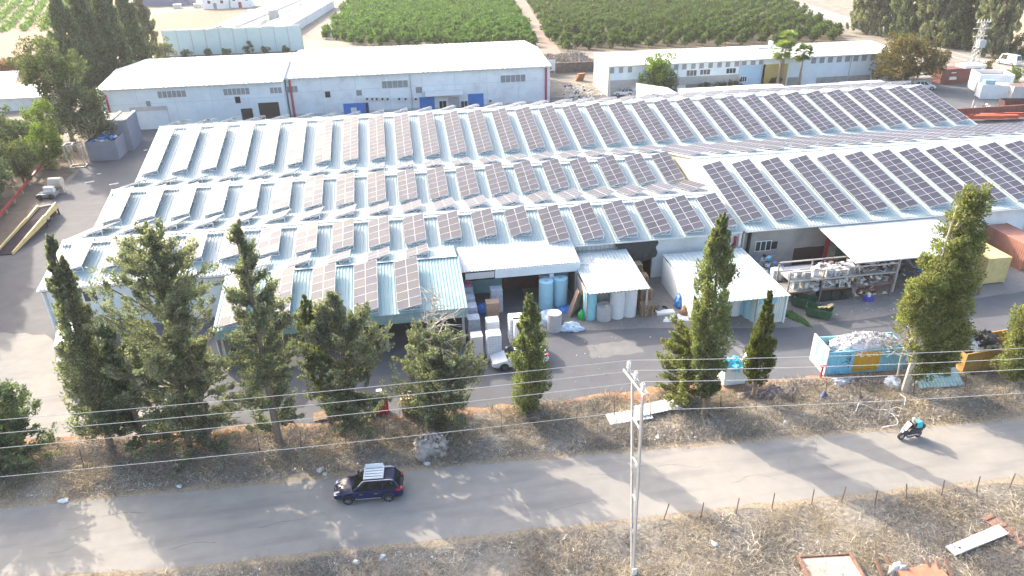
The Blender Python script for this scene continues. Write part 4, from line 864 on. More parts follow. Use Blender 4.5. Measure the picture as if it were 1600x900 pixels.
grass('straw','pale straw stalks lying matted on the lower verge',5200,[(x,y-.9) for x,y in rl[1:-1]]+[(42,20),(-30,20)],9,mat('pale_straw',(.50,.46,.385),.95,.2,.4,island=.3,spec=.2),.4,.95,.014,.0,7,.3,.35,2.5,'straw',.4)
grass('straw','pale straw stalks lying on the upper verge',2600,UP,10,MATS['pale_straw'],.4,1.0,.014,.1,7,.3,.4,2.5,'straw',.5)
grass('green_weeds','scattered green weeds among the dry verge grass',420,UP,5,WEED,.1,.35,.03,.15,9,.2,.4); grass('green_weeds','scattered green weeds on the lower verge',300,LO,6,WEED,.08,.25,.02,.2,9,.2,.4)
# ------------------------------------------------------------------ vehicles
PAINTN=mat('navy_car_paint',(.008,.016,.060),.2,.05); PAINTW=mat('white_car_paint',(.72,.73,.74),.3,.03); PAINTS=mat('silver_car_paint',(.48,.50,.52),.3,.04,metal=.3)
CARGL=mat('car_glass',(.012,.016,.016),.08,.1); CHROME=mat('bright_trim',(.75,.75,.76),.2,.03,metal=.8); LAMPR=mat('red_lamp_glass',(.45,.01,.02),.2,.1); LAMPW=mat('clear_lamp_glass',(.75,.76,.78),.15,.03); TRIM=mat('black_plastic_trim',(.03,.03,.032),.6,.1)
def lerp(a,b,t): return tuple(x+(y-x)*t for x,y in zip(a,b))
def car(label,pos,yaw,paint,L=4.65,W=1.82,H=1.68,wb=2.70,name='car',cat='car',rails=False,van=False,pickup=False,detail=True):
    o=T(name,label,cat,pos,yaw); hl=L/2; b=MB(); belt=1.02 if not van else 1.25
    st_=[(-hl,.82,.42,.80),(-hl+.10,.93,.30,belt-.02),(-hl+.5,.985,.26,belt+.01),(-.3,1.,.25,belt),(hl-1.35,1.,.25,belt-.03),(hl-.9,.985,.25,.95),(hl-.35,.93,.27,.82),(hl-.06,.80,.34,.70),(hl,.70,.42,.60)]
    secs=[]
    for x,wf,z0,z1 in st_:
        w=W/2*wf; zm=z0+(z1-z0)*.62
        secs.append([(x,-w*.88,z0),(x,w*.88,z0),(x,w,z0+.14),(x,w,zm),(x,w*.955,z1-.03),(x,w*.86,z1),(x,-w*.86,z1),(x,-w*.955,z1-.03),(x,-w,zm),(x,-w,z0+.14)])
    b.loft(secs); bo=b.build('body',paint,o,smooth=True); bm_=bo.modifiers.new('bevel','BEVEL'); bm_.width=.05; bm_.segments=3; bm_.harden_normals=True
    xb=-hl+.12; xt=-hl+.52 if not pickup else -.55; xw=hl-1.25 if not van else hl-.75; xr=xw-.85 if not van else xw-.5
    if pickup: xb=-.75
    wl,wt=W/2*.90,W/2*.74; zb=belt-.02; h=H
    base=[(xb,-wl,zb),(xw,-wl,zb),(xw,wl,zb),(xb,wl,zb)]; top=[(xt,-wt,h),(xr,-wt,h),(xr,wt,h),(xt,wt,h)]
    c=MB(); c.hexa(base,top); 
    if van: pass
    cab=c.build('cabin',paint,o,smooth=True); bv=cab.modifiers.new('bevel','BEVEL'); bv.width=.09; bv.segments=3; bv.harden_normals=True
    def pane(nm,q,inset=.10,off=.012):
        q=[Vector(p) for p in q]; ce=sum(q,Vector())/4; n=(q[1]-q[0]).cross(q[3]-q[0]).normalized()
        if n.dot(ce-Vector((0,0,zb)))<0: n=-n
        r=[]
        for i in range(4):
            a=q[i]; r.append(a+(q[(i+1)%4]-a)*inset*(.6)+(q[(i-1)%4]-a)*inset)
        lo=[p+n*off for p in r]; g=MB(); g.hexa([p-n*.004 for p in r],lo); return g.build(nm,CARGL,o)
    pane('windscreen',[base[1],base[2],top[2],top[1]],.08); pane('rear_window',[base[3],base[0],top[0],top[3]],.12)
    for s in (0,1):
        B0,B1,T0,T1=(base[0],base[1],top[0],top[1]) if s==0 else (base[3],base[2],top[3],top[2])
        cuts=[.04,.36,.66,.95] if not (van or pickup) else ([.55,.95] if van else [.08,.52,.93])
        for a,d in zip(cuts,cuts[1:]):
            pane('side_window',[lerp(B0,B1,a),lerp(B0,B1,d),lerp(T0,T1,d),lerp(T0,T1,a)],.07)
    for x in (-wb/2,wb/2):
        for s in (-1,1):
            w=MB(); y=s*(W/2-.10); w.cyl((x,y-.11,.34),(x,y+.11,.34),.34,n=16); wo=w.build('tyre',RUBBER,o)
            r=MB(); ys=y+s*.112; r.cyl((x,ys-.01*s,.34),(x,ys+.012*s,.34),.225,n=12)
            for k in range(5):
                a=k*2*math.pi/5; r.bar((x,ys+.018*s,.34),(x+.22*math.cos(a),ys+.018*s,.34+.22*math.sin(a)),.11,.02,1)
            r.build('rim',[TRIM if detail else STEEL,CHROME],wo)
            a=MB(); 
            for k in range(7):
                t0=math.pi*k/7; t1=math.pi*(k+1)/7; yy=s*(W/2-.005)
                a.hexa([(x+.36*math.cos(t0),yy,.34+.36*math.sin(t0)),(x+.36*math.cos(t1),yy,.34+.36*math.sin(t1)),(x+.43*math.cos(t1),yy,.34+.43*math.sin(t1)),(x+.43*math.cos(t0),yy,.34+.43*math.sin(t0))],[(x+.36*math.cos(t0),yy+s*.02,.34+.36*math.sin(t0)),(x+.36*math.cos(t1),yy+s*.02,.34+.36*math.sin(t1)),(x+.43*math.cos(t1),yy+s*.02,.34+.43*math.sin(t1)),(x+.43*math.cos(t0),yy+s*.02,.34+.43*math.sin(t0))])
            a.build('wheel_arch',TRIM,o)
    for s in (-1,1):
        h_=MB(); h_.hexa([(hl-.42,s*W*.44,.66),(hl-.03,s*W*.37,.60),(hl-.02,s*W*.22,.61),(hl-.36,s*W*.25,.78)],[(hl-.44,s*W*.45,.80),(hl-.05,s*W*.39,.72),(hl-.04,s*W*.23,.72),(hl-.40,s*W*.26,.86)]); h_.build('headlight',LAMPW,o)
        t_=MB(); t_.hexa([(-hl+.42,s*W*.492,.88),(-hl+.02,s*W*.43,.82),(-hl-.01,s*W*.30,.84),(-hl+.1,s*W*.30,.86)],[(-hl+.46,s*W*.488,1.03),(-hl+.06,s*W*.44,1.02),(-hl+.02,s*W*.30,1.0),(-hl+.12,s*W*.30,1.0)]); t_.build('taillight',LAMPR,o)
        m_=MB(); m_.cbox((xw-.35,s*(W/2+.09),belt+.06),(.16,.22,.15)); m_.build('wing_mirror',paint,o)
        if detail:
            MB().cbox((0,s*W*.503,.42),(1.7,.03,.05)).build('side_sill',CHROME,o)
            for x in (-.55,.45): MB().cbox((x,s*W*.503,.80),(.2,.03,.035)).build('door_handle',CHROME,o)
    MB().cbox((hl-.02,0,.56),(.06,W*.42,.16)).build('grille',TRIM,o); MB().cbox((hl-.02,0,.38),(.08,W*.72,.07)).build('bumper_trim',CHROME if detail else TRIM,o)
    MB().cbox((-hl+.0,0,.62),(.05,.52,.12)).build('number_plate',mat('yellow_plate',(.75,.55,.08),.5,.03),o)
    if rails:
        for s in (-1,1):
            r=MB(); r.tube([(xt+.1,s*wt*.97,h+.02),(xt+.25,s*wt*.97,h+.09),(xr-.1,s*wt*.97,h+.09),(xr+.1,s*wt*.97,h+.02),(xr+.38,s*wl*.89,h-.26)],.035,6); r.build('roof_rail',CHROME,o)
    return o
p=at(578,785); suvp=Vector(((at(546,787).x+at(610,782).x)/2,(at(546,787).y+at(610,782).y)/2+.80,.012)); 
d=at(546,787)-at(610,782); yaw=math.atan2(d.y,d.x)
suv=car('dark navy estate car with white slatted roof rack driving on the road',suvp,yaw,PAINTN,H=1.62,rails=True)
rk=MB(); 
for x in (-1.0,.1): rk.cbox((x,0,1.75),(.06,1.30,.05)); 
for x in (-1.0,.1):
    for y in (-.62,.62): rk.cbox((x,y,1.68),(.06,.05,.14))
ro=rk.build('roof_rack',TRIM,suv)
for k in range(5): MB().cbox((-.45,-.52+k*.26,1.85),(1.25,.17,.05)).build('slat',WHITE,ro)
for x in (-1.08,.18): MB().cbox((x,0,1.86),(.06,1.22,.09)).build('end_rail',WHITE,ro)
MB().cbox((-.45,-.56,2.0),(1.2,.05,.22)).build('side_rail',WHITE,ro)
car('white car half hidden behind the spindle cypress in the yard',at(806,574)+Vector((.4,.6,.012)),R(183),PAINTW,L=5.0,W=1.85,H=1.72,wb=3.0,pickup=True)
car('silver car parked at the foot of the brown round tree',at(1443,139)+Vector((0,0,.012)),R(-25),PAINTW,L=4.5,H=1.7,detail=False)
car('white car parked beside the rust spotted lean-to',at(974,150)+Vector((0,.5,.012)),R(175),PAINTW,L=4.4,H=1.5,detail=False)
van=car('white panel van driving away on the far road',at(1574,101)+Vector((0,0,.02)),R(102),PAINTW,L=5.6,W=2.0,H=2.5,wb=3.3,van=True,name='van',cat='van',detail=False)
# motor scooter with rider
mp=(at(1409,690)+at(1438,685))/2+Vector((0,.25,.012)); md=at(1408,690)-at(1438,685); my=math.atan2(md.y,md.x)
ms=T('motor_scooter','grey and black motor scooter with a tall white windshield on the road','motorbike',mp,my)
for x,nm in ((.72,'front_wheel'),(-.68,'rear_wheel')):
    w=MB(); w.cyl((x,-.065,.29),(x,.065,.29),.29,n=16); q=w.build(nm,RUBBER,ms); MB().cyl((x,-.075,.29),(x,.075,.29),.17,n=10).build('rim',STEEL,q)
b=MB(); b.loft([[(x,-w,z0),(x,w,z0),(x,w*1.05,(z0+z1)/2),(x,w*.7,z1),(x,-w*.7,z1),(x,-w*1.05,(z0+z1)/2)] for x,w,z0,z1 in ((-.95,.10,.62,.80),(-.7,.19,.42,.84),(-.2,.22,.26,.80),(.12,.22,.20,.46),(.36,.22,.22,.62),(.55,.20,.45,.98),(.72,.12,.55,.88))]); b.build('body',mat('dark_grey_fairing',(.045,.045,.05),.4,.1),ms)
MB().hexa([(.58,-.2,.95),(.58,.2,.95),(.66,.16,.9),(.66,-.16,.9)],[(.28,-.22,1.45),(.28,.22,1.45),(.31,.2,1.45),(.31,-.2,1.45)]).build('windshield',mat('white_screen',(.78,.78,.78),.25,.03),ms)
MB().cbox((-.3,0,.84),(.85,.34,.10)).build('seat',TRIM,ms)
b=MB(); b.bar((.38,-.36,1.05),(.38,.36,1.05),.04); b.build('handlebar',TRIM,ms)
b=MB(); b.bar((.74,-.1,.3),(.55,-.09,.9),.05); b.bar((.74,.1,.3),(.55,.09,.9),.05); b.build('front_fork',STEEL,ms)
for s in (-1,1): MB().cbox((.42,s*.40,1.18),(.05,.14,.09)).build('mirror',TRIM,ms)
MB().hexa([(.78,-.1,.66),(.78,.1,.66),(.7,.14,.85),(.7,-.14,.85)],[(.80,-.09,.70),(.80,.09,.70),(.74,.13,.88),(.74,-.13,.88)]).build('headlight',LAMPW,ms)
MB().cbox((0,.24,.45),(.9,.03,.05)).build('trim_strip',WHITE,ms)
b=MB(); b.loft([[(-.98+.04*q,-.2+.05*q,.86+z),(-.62-.04*q,-.2+.05*q,.86+z),(-.62-.04*q,.2-.05*q,.86+z),(-.98+.04*q,.2-.05*q,.86+z)] for z,q in ((0,.5),(.12,0),(.25,.2),(.33,1.2))]); b.build('top_case',TRIM,ms)
rider=T('person','rider in black clothes and pale helmet with a cyan delivery backpack','person',mp,my)
def skin(name,V,E,rad,m,parent,root=0,sub=1):
    me=bpy.data.meshes.new(name); me.from_pydata(V,E,[]); me.materials.append(m); o=link(me,name,parent)
    s=o.modifiers.new('skin','SKIN'); 
    for i,r in enumerate(rad): me.skin_vertices[0].data[i].radius=(r,r)
    me.skin_vertices[0].data[root].use_root=True
    o.modifiers.new('sub','SUBSURF').levels=sub; o.modifiers['sub'].render_levels=sub; return o
V=[(-.22,0,.92),(-.19,0,1.12),(-.10,0,1.34),(-.04,0,1.46),(.0,0,1.55),(.03,0,1.66),(.04,0,1.74)]; E=[(0,1),(1,2),(2,3),(3,4),(4,5),(5,6)]; rad=[.15,.15,.17,.11,.055,.10,.08]
for s in (-1,1):
    k=len(V); V+=[(-.05,s*.19,1.42),(.06,s*.29,1.20),(.30,s*.31,1.10),(.37,s*.31,1.08)]; E+=[(3,k),(k,k+1),(k+1,k+2),(k+2,k+3)]; rad+=[.075,.055,.042,.04]
    k=len(V); V+=[(-.18,s*.11,.90),(.20,s*.17,.86),(.18,s*.18,.46),(.26,s*.18,.36)]; E+=[(0,k),(k,k+1),(k+1,k+2),(k+2,k+3)]; rad+=[.10,.085,.055,.05]
skin('body',V,E,rad,SKIN,rider)
ids=[0,1,2,3,7,8,9,15,16,17]; JV=[V[i] for i in (0,1,2,3,7,8,9,15,16,17)]; skin('jacket',JV,[(0,1),(1,2),(2,3),(3,4),(4,5),(5,6),(3,7),(7,8),(8,9)],[.168,.168,.188,.125,.09,.07,.056,.09,.07,.056],BLACKC,rider)
TV=[V[0],V[11],V[12],V[13],V[19],V[20],V[21]]; skin('trousers',TV,[(0,1),(1,2),(2,3),(0,4),(4,5),(5,6)],[.165,.115,.10,.07,.115,.10,.07],mat('dark_trousers',(.03,.033,.045),.9,.15),rider)
for s in (-1,1):
    MB().loft([[(.12,s*.18-.05,.29),(.12,s*.18+.05,.29),(.12,s*.18+.05,.38),(.12,s*.18-.05,.38)],[(.30,s*.18-.05,.28),(.30,s*.18+.05,.28),(.30,s*.18+.04,.34),(.30,s*.18-.04,.34)],[(.40,s*.18-.04,.28),(.40,s*.18+.04,.28),(.40,s*.18+.03,.31),(.40,s*.18-.03,.31)]]).build('shoe',WHITE,rider)
    h=MB()
    h.cbox((.385,s*.31,1.085),(.09,.085,.04))
    for q in range(4):
        y=s*.31+(q-1.5)*.021; l=(.045,.055,.05,.038)[q]; h.tube([(.425,y,1.09),(.425+l*.5,y,1.08),(.42+l*.5,y,1.04),(.40,y,1.025)],[.010,.010,.009,.008],5)
    h.tube([(.37,s*.31-s*.04,1.085),(.40,s*.31-s*.06,1.06),(.42,s*.31-s*.045,1.04)],[.012,.011,.009],5); h.build('hand',SKIN,rider)
f=MB(); f.cyl((.115,0,1.665),(.155,0,1.655),.022,.012,6); f.cbox((.125,0,1.625),(.02,.05,.012)); f.cbox((.12,-.038,1.69),(.02,.022,.012)); f.cbox((.12,.038,1.69),(.02,.022,.012)); f.build('face',SKIN,rider)
hm=MB(); secs=[]
for q in range(7):
    ph=-.5+q*(math.pi/2+.5)/6; z=1.70+.16*math.sin(ph); r=.155*math.cos(ph)+.002
    secs.append([(.03+r*math.cos(a)*1.08*(.80 if math.cos(a)>.6 and q<3 else 1),r*math.sin(a)*.92,z) for a in [2*math.pi*i/12 for i in range(12)]])
hm.loft(secs); hm.build('helmet',mat('pale_pink_helmet',(.68,.55,.54),.3,.04),rider,smooth=True)
b=MB(); b.loft([[(-.36-dx,-w,z),(-.02-.6*dx if z<1.1 else -.16,-w,z),(-.02-.6*dx if z<1.1 else -.16,w,z),(-.36-dx,w,z)] for z,w,dx in ((.98,.19,.30),(1.02,.21,.34),(1.46,.21,.28),(1.50,.18,.24))]); b.build('delivery_backpack',mat('cyan_bag_fabric',(.04,.50,.58),.6,.1,stain=(.5,.75,.8),stain_amt=.5,stain_scale=3),rider)
# ------------------------------------------------------------------ pole, wires, fences
pb=at(988,893); PL=T('utility_pole','pale concrete double legged power pole standing beside the road','utility pole',(pb.x,pb.y,0))
def rel(px,py,z): q=at(px,py,z); return (q.x-pb.x,q.y-pb.y,z)
zt=12.7
l1,l2=rel(988,595,zt),rel(1004,619,zt)
for top,off in ((l1,.16),(l2,-.16)):
    b=MB(); b.bar((0,off*.8,0),(top[0],top[1],zt),.11,.15); b.build('leg',POLEC,PL)
b=MB()
for z in (3,5.5,8,10.5):
    f=z/zt; b.bar((l1[0]*f,.16+(l1[1]-.16)*f,z),(l2[0]*f,-.16+(l2[1]+.16)*f,z),.1)
b.build('tie_bars',STEEL,PL,kind='stuff')
a0,a1=rel(978,577,zt+.1),rel(1010,618,zt+.1)
for dx in (-.14,.14):
    b=MB(); b.bar((a0[0]+dx,a0[1],zt+.1),(a1[0]+dx,a1[1],zt+.1),.08,.11); b.build('crossarm_rail',POLEC,PL)
INS=[]
for k,(px,py) in enumerate(((982,577),(993,593),(1004,611))):
    q=rel(px,py,zt+.2); b=MB(); b.cyl((q[0],q[1],zt+.1),(q[0],q[1],zt+.75),.07,.05,7)
    for j in range(3): b.cyl((q[0],q[1],zt+.3+j*.14),(q[0],q[1],zt+.36+j*.14),.12,.12,8)
    b.build('insulator',mat('pale_insulator',(.62,.62,.60),.4,.05),PL); INS.append(Vector((pb.x+q[0],pb.y+q[1],zt+.78)))
for z in (7.6,3.1):
    b=MB(); c=Vector((l1[0]*z/zt,l1[1]*z/zt*.6,z))
    for k in range(26):
        a=random.uniform(0,6.28); e=random.uniform(-.3,.9); b.cyl(c,c+Vector((math.cos(a)*math.cos(e),math.sin(a)*math.cos(e),math.sin(e)))*.55,.012,.004,3,caps=False)
    b.build('climb_guard',STEEL,PL,kind='stuff')
MB().cbox((0,-.33,.35),(.28,.06,.5)).build('plate',WHITE,PL)
RS=math.tan(R(-3.1))
def onplane(px,py,A):
    d=cam.matrix_world.to_3x3()@Vector(((px-800)/F,-(py-450)/F,-1)); k=(A.y-RS*A.x)/(d.y-RS*d.x); return Vector((d.x*k,d.y*k,HC+d.z*k))
INS.append(Vector((pb.x+rel(1000,641,11.3)[0],pb.y+rel(1000,641,11.3)[1],11.3)))
for k,(nm,ly,ry) in enumerate((('farthest of the three upper power wires at the crossarm end',656,544),('middle of the three upper power wires on the crossarm',677,560),('nearest of the three upper power wires on the crossarm',700,577),('single lower wire strung below the crossarm on the pole',745,614))):
    A=INS[k]; b=MB()
    for px,py in ((0,ly),(1600,ry)):
        B=onplane(px,py,A); mx,my_=(at(0,0) if 0 else None,None) if 0 else (None,None)
        pts=[]; far=A+(B-A)*1.5
        for i in range(25):
            t=i/24*1.5; q=A+(B-A)*t; q.z+=-.55*t*(1-t)*1.0; pts.append(tuple(q))
        b.tube(pts,.015,5)
    tag(b.build('power_line',WIREM),nm+', running across the whole picture','power line')
ANG_=mat('rusty_fence_post',(.13,.095,.075),.9,.25,3)
def fpost(ax,ay,bx,by,label,group,r=.024,h=None):
    p=at(bx,by); 
    h=h or 1.7; lean=(((ax-bx)-(bx-838)/(2603-by)*(by-ay))/20.,0.0)
    o=T('fence_post',label,'fence post',p,0,group); b=MB(); b.bar((0,0,-.1),(lean[0]*.9,lean[1],h),r*1.6,r*1.6); b.bar((0,r*1.4,-.1),(lean[0]*.9,lean[1]+r*1.4,h),r*.6,r*2.); b.build('post',ANG_,o,kind=None)
UPF=[(46,704,56,736),(121,695,131,731),(200,690,208,722),(268,682,275,716),(335,678,337,710),(401,677,406,710),(469,672,470,702),(538,668,541,698),(600,662,602,690),(662,657,662,686),(722,648,724,680),(783,637,784,675),(845,638,846,668),(902,632,901,662),(960,625,960,652),(1017,622,1017,655),(1127,612,1126,645),(1183,608,1182,640),(1240,600,1238,634),(1292,592,1290,622),(1345,590,1344,622),(1430,585,1428,615),(1510,580,1508,612)]
for i,a in enumerate(UPF): fpost(*a,f'{ordn(i)} thin rusty fence post from the left on the verge above the road','fence posts above the road')
LOF=[(1045,791,1037,812),(1099,790,1095,810),(1154,785,1150,803),(1209,779,1206,795),(1271,771,1268,789),(1320,769,1315,785),(1373,760,1367,790),(1418,751,1417,779),(1477,747,1472,774),(1531,746,1526,768),(1586,742,1577,764)]
for i,a in enumerate(LOF): fpost(*a,f'{ordn(i)} thin leaning fence post from the left below the road','fence posts below the road',.024,1.35)
b=MB()
for z in (.55,1.0,1.5):
    b.tube([(at(a[2],a[3]).x,at(a[2],a[3]).y,z) for a in UPF],.008,3)
tag(b.build('fence_wire',ANG_),'thin sagging fence wires strung along the posts above the road','wire')
p=at(1101,657); b=MB(); b.cyl((0,0,0),(0,0,4.7),.07,n=8); o=T('steel_post','tall brown steel post in front of the tallest cypress','post',p); b.build('post',ANG_,o); MB().cyl((0,0,4.7),(0,0,4.78),.1,n=8).build('cap',ANG_,o)
# ------------------------------------------------------------------ goods and scrap in the yard
def heap(name,label,cat,pos,rx,ry,h,m,seed,rz=0,group=None,nu=26,nv=12,rough=.28,parent=None):
    rng=np.random.default_rng(seed); V=[];Fq=[]
    ph=rng.uniform(0,6.28,6)
    for j in range(nv+1):
        e=j/nv*math.pi/2
        for i in range(nu):
            a=2*math.pi*i/nu; r=1+rough*(rng.normal()*.22+.35*math.sin(3*a+ph[0])+.22*math.sin(5*a+ph[1]+3*e)+.18*math.sin(11*a+ph[2]-5*e))
            V.append((rx*math.cos(a)*math.cos(e)*r,ry*math.sin(a)*math.cos(e)*r,max(0,h*math.sin(e)**.8*(1+rough*.35*rng.normal()*(0 if j==nv else 1)+rough*.25*math.sin(4*a+ph[3])*math.cos(e))) if j else 0))
    for j in range(nv):
        for i in range(nu): k=(i+1)%nu; Fq.append((j*nu+i,j*nu+k,(j+1)*nu+k,(j+1)*nu+i))
    me=fastmesh(name,V,Fq,m); o=link(me,name,parent,pos,(0,0,rz)); 
    return tag(o,label,cat,group) if not parent else o
def scatter_bits(name,label,n,pts,smin,smax,m,seed,cat='litter'):
    rng=np.random.default_rng(seed); P=[];
    i=rng.integers(0,len(pts),n); B=np.array(pts)[i]; B=np.stack([B[:,0],B[:,1],np.abs(rng.normal(size=n))*.06+.05],1)
    V,Fq=leaves(B,np.stack([rng.normal(size=n),rng.normal(size=n),rng.normal(size=n)*.3],1),rng.uniform(smin,smax,n)**1.0,rng.uniform(smin,smax,n)*.7,rng)
    V=V.reshape(-1,4,3); V[:,1,2]+=.05; V=V.reshape(-1,3)
    return tag(link(fastmesh(name,V,Fq,m),name),label,cat,kind='stuff')
rg=np.random.default_rng(9)
edge=[]
for px0,py0,px1,py1,n,sp in ((0,787,800,713,420,.45),(800,713,1100,688,150,.5),(150,740,700,700,120,1.4),(820,690,1600,640,130,1.6),(250,897,1000,826,160,-.6),(560,880,900,855,60,-.8),(1000,835,1500,850,40,-1.),(1010,682,1130,673,60,.4)):
    a,c=at(px0,py0),at(px1,py1)
    for _ in range(n): t=rg.uniform(); q=a+(c-a)*t; edge.append((q.x+rg.normal()*sp,q.y+abs(rg.normal())*sp*.8+(.25 if sp>0 else -.25)))
scatter_bits('litter','white plastic litter scattered along the dry verges',900,edge,.04,.17,WHITEP,1)
for i,(px,py,s,lab) in enumerate(((100,783,.5,'torn pale plastic heap on the verge at far left'),(500,735,.45,'white rag on the verge left of the navy car'),(508,741,.3,'small white scrap beside the rag left of the navy car'),(280,760,.3,'white cup like scrap at the verge edge'),(1227,660,.35,'white scrap on the verge left of the scooter'),(1116,850,.35,'white scrap in the grass right of the pole'),(557,878,.3,'white scrap at the bottom edge below the navy car'),(598,870,.3,'pale scrap in the grass below the navy car'),(1028,684,.3,'small white scrap in the dry brush right of the pole'),(667,725,.4,'white rag beside the rubble heap'))):
    heap('plastic_scrap',lab,'plastic scrap',at(px,py),s*.7,s*.5,s*.35,WHITEP,300+i,i,'pieces of white plastic on the verges',12,5,.5)
pav=[]
for _ in range(160): q=at(rg.uniform(860,1220),rg.uniform(500,600)); pav.append((q.x,q.y))
for _ in range(120): q=at(rg.uniform(1225,1400),rg.uniform(470,505)); pav.append((q.x,q.y))
scatter_bits('yard_litter','bits of white plastic scattered on the yard asphalt',110,pav,.06,.2,WHITEP,2)
def wrapped(label,pos,w,d,h,m,bands=0,rz=0,holes=False,cat='pallet load'):
    o=T('wrapped_pallet',label,cat,pos,rz,'wrapped pallet loads in the yard'); b=MB(); r=.06
    b.hexa([(-w/2+r,-d/2,.14),(w/2-r,-d/2,.14),(w/2,-d/2+r,.14),(w/2,d/2-r,.14),(w/2-r,d/2,.14),(-w/2+r,d/2,.14),(-w/2,d/2-r,.14),(-w/2,-d/2+r,.14)],[(x*.97,y*.97,h) for x,y in [(-w/2+r,-d/2),(w/2-r,-d/2),(w/2,-d/2+r),(w/2,d/2-r),(w/2-r,d/2),(-w/2+r,d/2),(-w/2,d/2-r),(-w/2,-d/2+r)]]); b.build('load',m,o)
    p=MB(); 
    for y in (-d/2+.08,0,d/2-.08): p.box(-w/2,w/2,y-.05,y+.05,0,.135)
    p.build('pallet_base',WOOD,o)
    if bands:
        g=MB()
        for k in range(1,bands):
            z=.14+(h-.14)*k/bands; g.box(-w/2-.008,w/2+.008,-d/2-.008,d/2+.008,z-.012,z+.012)
        for k in range(1,5): x=-w/2+w*k/5; g.box(x-.01,x+.01,-d/2-.01,d/2+.01,.2,h-.1)
        g.build('seams',WRAPG,o,kind='stuff')
    if holes:
        for k in range(5): MB().cbox((.1,-d/2-.005,.5+k*.42),(.16,.03,.09)).build('hand_hole',TRIM,o)
    return o
wrapped('tall pinkish white wrapped pallet load at the shed corner',at(746,559),1.05,1.0,2.45,mat('pinkish_wrapped_goods',(.70,.63,.62),.5,.05,3))
wrapped('tall white wrapped load with a grid of small boxes before the cartons',at(772,558),1.3,1.1,2.55,WRAP,14); wrapped('white wrapped load standing right behind the gridded one',at(770,534),1.2,1.1,2.4,WRAP)
wrapped('white wrapped load with a column of dark hand holes',at(810,545)+Vector((.3,.6,0)),1.3,1.2,2.6,WRAP,0,0,True); wrapped('taller white wrapped load left behind the one with hand holes',at(806,532),1.3,1.2,2.6,WRAP,6)
for i,(px,py,h,m,lab) in enumerate(((741,527,2.2,WRAPG,'grey blue wrapped load nearest in the row along the shed'),(737,511,2.4,WRAPG,'second grey blue wrapped load in the row along the shed'),(734,497,2.4,WRAPG,'third grey blue wrapped load in the row along the shed'),(731,482,2.6,WRAPG,'farthest wrapped load in the row along the shed, with pink packs on top'))): wrapped(lab,at(px,py),1.15,1.1,h,m,5)
o=T('carton_stack','stack of brown cartons on a pallet beside the brown doorway','carton stack',at(770,503)); 
for k,(z0,z1) in enumerate(((.14,.75),(.77,1.5),(1.52,2.3))): MB().box(-.62,.62,-.5,.5,z0,z1).build('carton',CARD,o)
MB().box(-.65,.65,-.55,.55,0,.13).build('pallet_base',WOOD,o)
wrapped('grey translucent wrapped load behind the brown cartons',at(776,486),1.2,1.0,2.6,WRAPG,4)
b=MB(); 
for k in range(5): b.cbox((random.uniform(-.3,.3),random.uniform(-.2,.2),.1+k*.14),(.35,.25,.13),rz=random.uniform(0,3))
b.build('pink_packets',mat('magenta_packets',(.5,.05,.25),.5,.1),None,at(731,482)+Vector((0,0,2.6))); tag(bpy.data.objects['pink_packets'],'heap of magenta packets on top of the farthest wrapped load','packets')
heap('blue_tarpaulin','dark blue tarpaulin bundle behind the cartons','tarpaulin',at(757,487),.9,.7,.9,BLUEP,40)
def roll(label,px,py,r,h,m,grp='big plastic rolls standing in the yard',dx=0,dy=0):
    o=T('plastic_roll',label,'roll',at(px,py)+Vector((dx,dy,0)),0,grp); MB().cyl((0,0,0),(0,0,h),r,n=24).build('wound_sheet',m,o,smooth=False)
    MB().cyl((0,0,h+.001),(0,0,h+.012),r*.28,n=12).build('core',GREYW,o); return o
roll('pale blue roll left of two in front of the brown doorway',853,480,.72,3.0,ROLLB); roll('pale blue roll right of two in front of the brown doorway',875,475,.72,3.0,ROLLB); roll('pale grey roll behind the two blue ones, left',853,467,.75,3.0,ROLLG); roll('pale roll behind the two blue ones, right',874,462,.72,2.9,ROLLB)
roll('cyan roll under the left corner of the tin shed',921,496,.66,2.95,mat('cyan_plastic_roll',(.28,.60,.68),.4,.06,2)); roll('short grey roll standing before the tin shed',943,498,.74,1.55,ROLLG); roll('left of two tall white rolls under the tin shed',963,494,.72,3.0,ROLLW); roll('right of two tall white rolls under the tin shed',982,491,.72,3.0,ROLLW); roll('tall grey roll in the dark behind the short one',940,481,.78,2.9,ROLLG)
roll('short grey roll on a pallet beside the plastic heap',866,515,.68,1.85,ROLLG)
for i,(px,py,dx) in enumerate(((1146,490,0),(1160,487,0),(1172,494,0),(1181,499,0),(1199,495,0))): roll(f'{ordn(i)} pale roll from the left inside the open white shed',px,py,.72 if i else .6,2.4,[ROLLW,ROLLB,ROLLB,mat('mint_roll',(.50,.68,.64),.4,.05),ROLLW][i])
heap('plastic_heap','heap of blue and white plastic film before the two blue rolls','plastic heap',at(858,503),1.2,1.0,1.2,mat('blue_white_film',(.55,.68,.80),.4,.2,4,stain=(.85,.87,.9),stain_amt=.7,stain_scale=4),51); heap('plastic_heap','flat heap of pale blue plastic on the asphalt by the short roll','plastic heap',at(892,513),1.15,.8,.45,mat('blue_white_film',(1,1,1)),52,0,None,26,8,.5); heap('plastic_sheet','crumpled bright blue plastic sheet beside the rolls','plastic sheet',at(884,484),.9,.6,.35,BLUEP,53,0,None,22,7,.5)
o=T('green_barrel','bright green plastic can at the tin shed corner','can',at(908,499)); MB().loft([[(r*math.cos(a),r*math.sin(a),z) for a in [i*math.pi/6 for i in range(12)]] for z,r in ((0,.28),(.05,.32),(.7,.32),(.82,.22),(.95,.12),(1.0,.12))]).build('can',GREENP,o,smooth=True); MB().cyl((0,0,1.0),(0,0,1.08),.09,n=8).build('cap',GREENP,o)
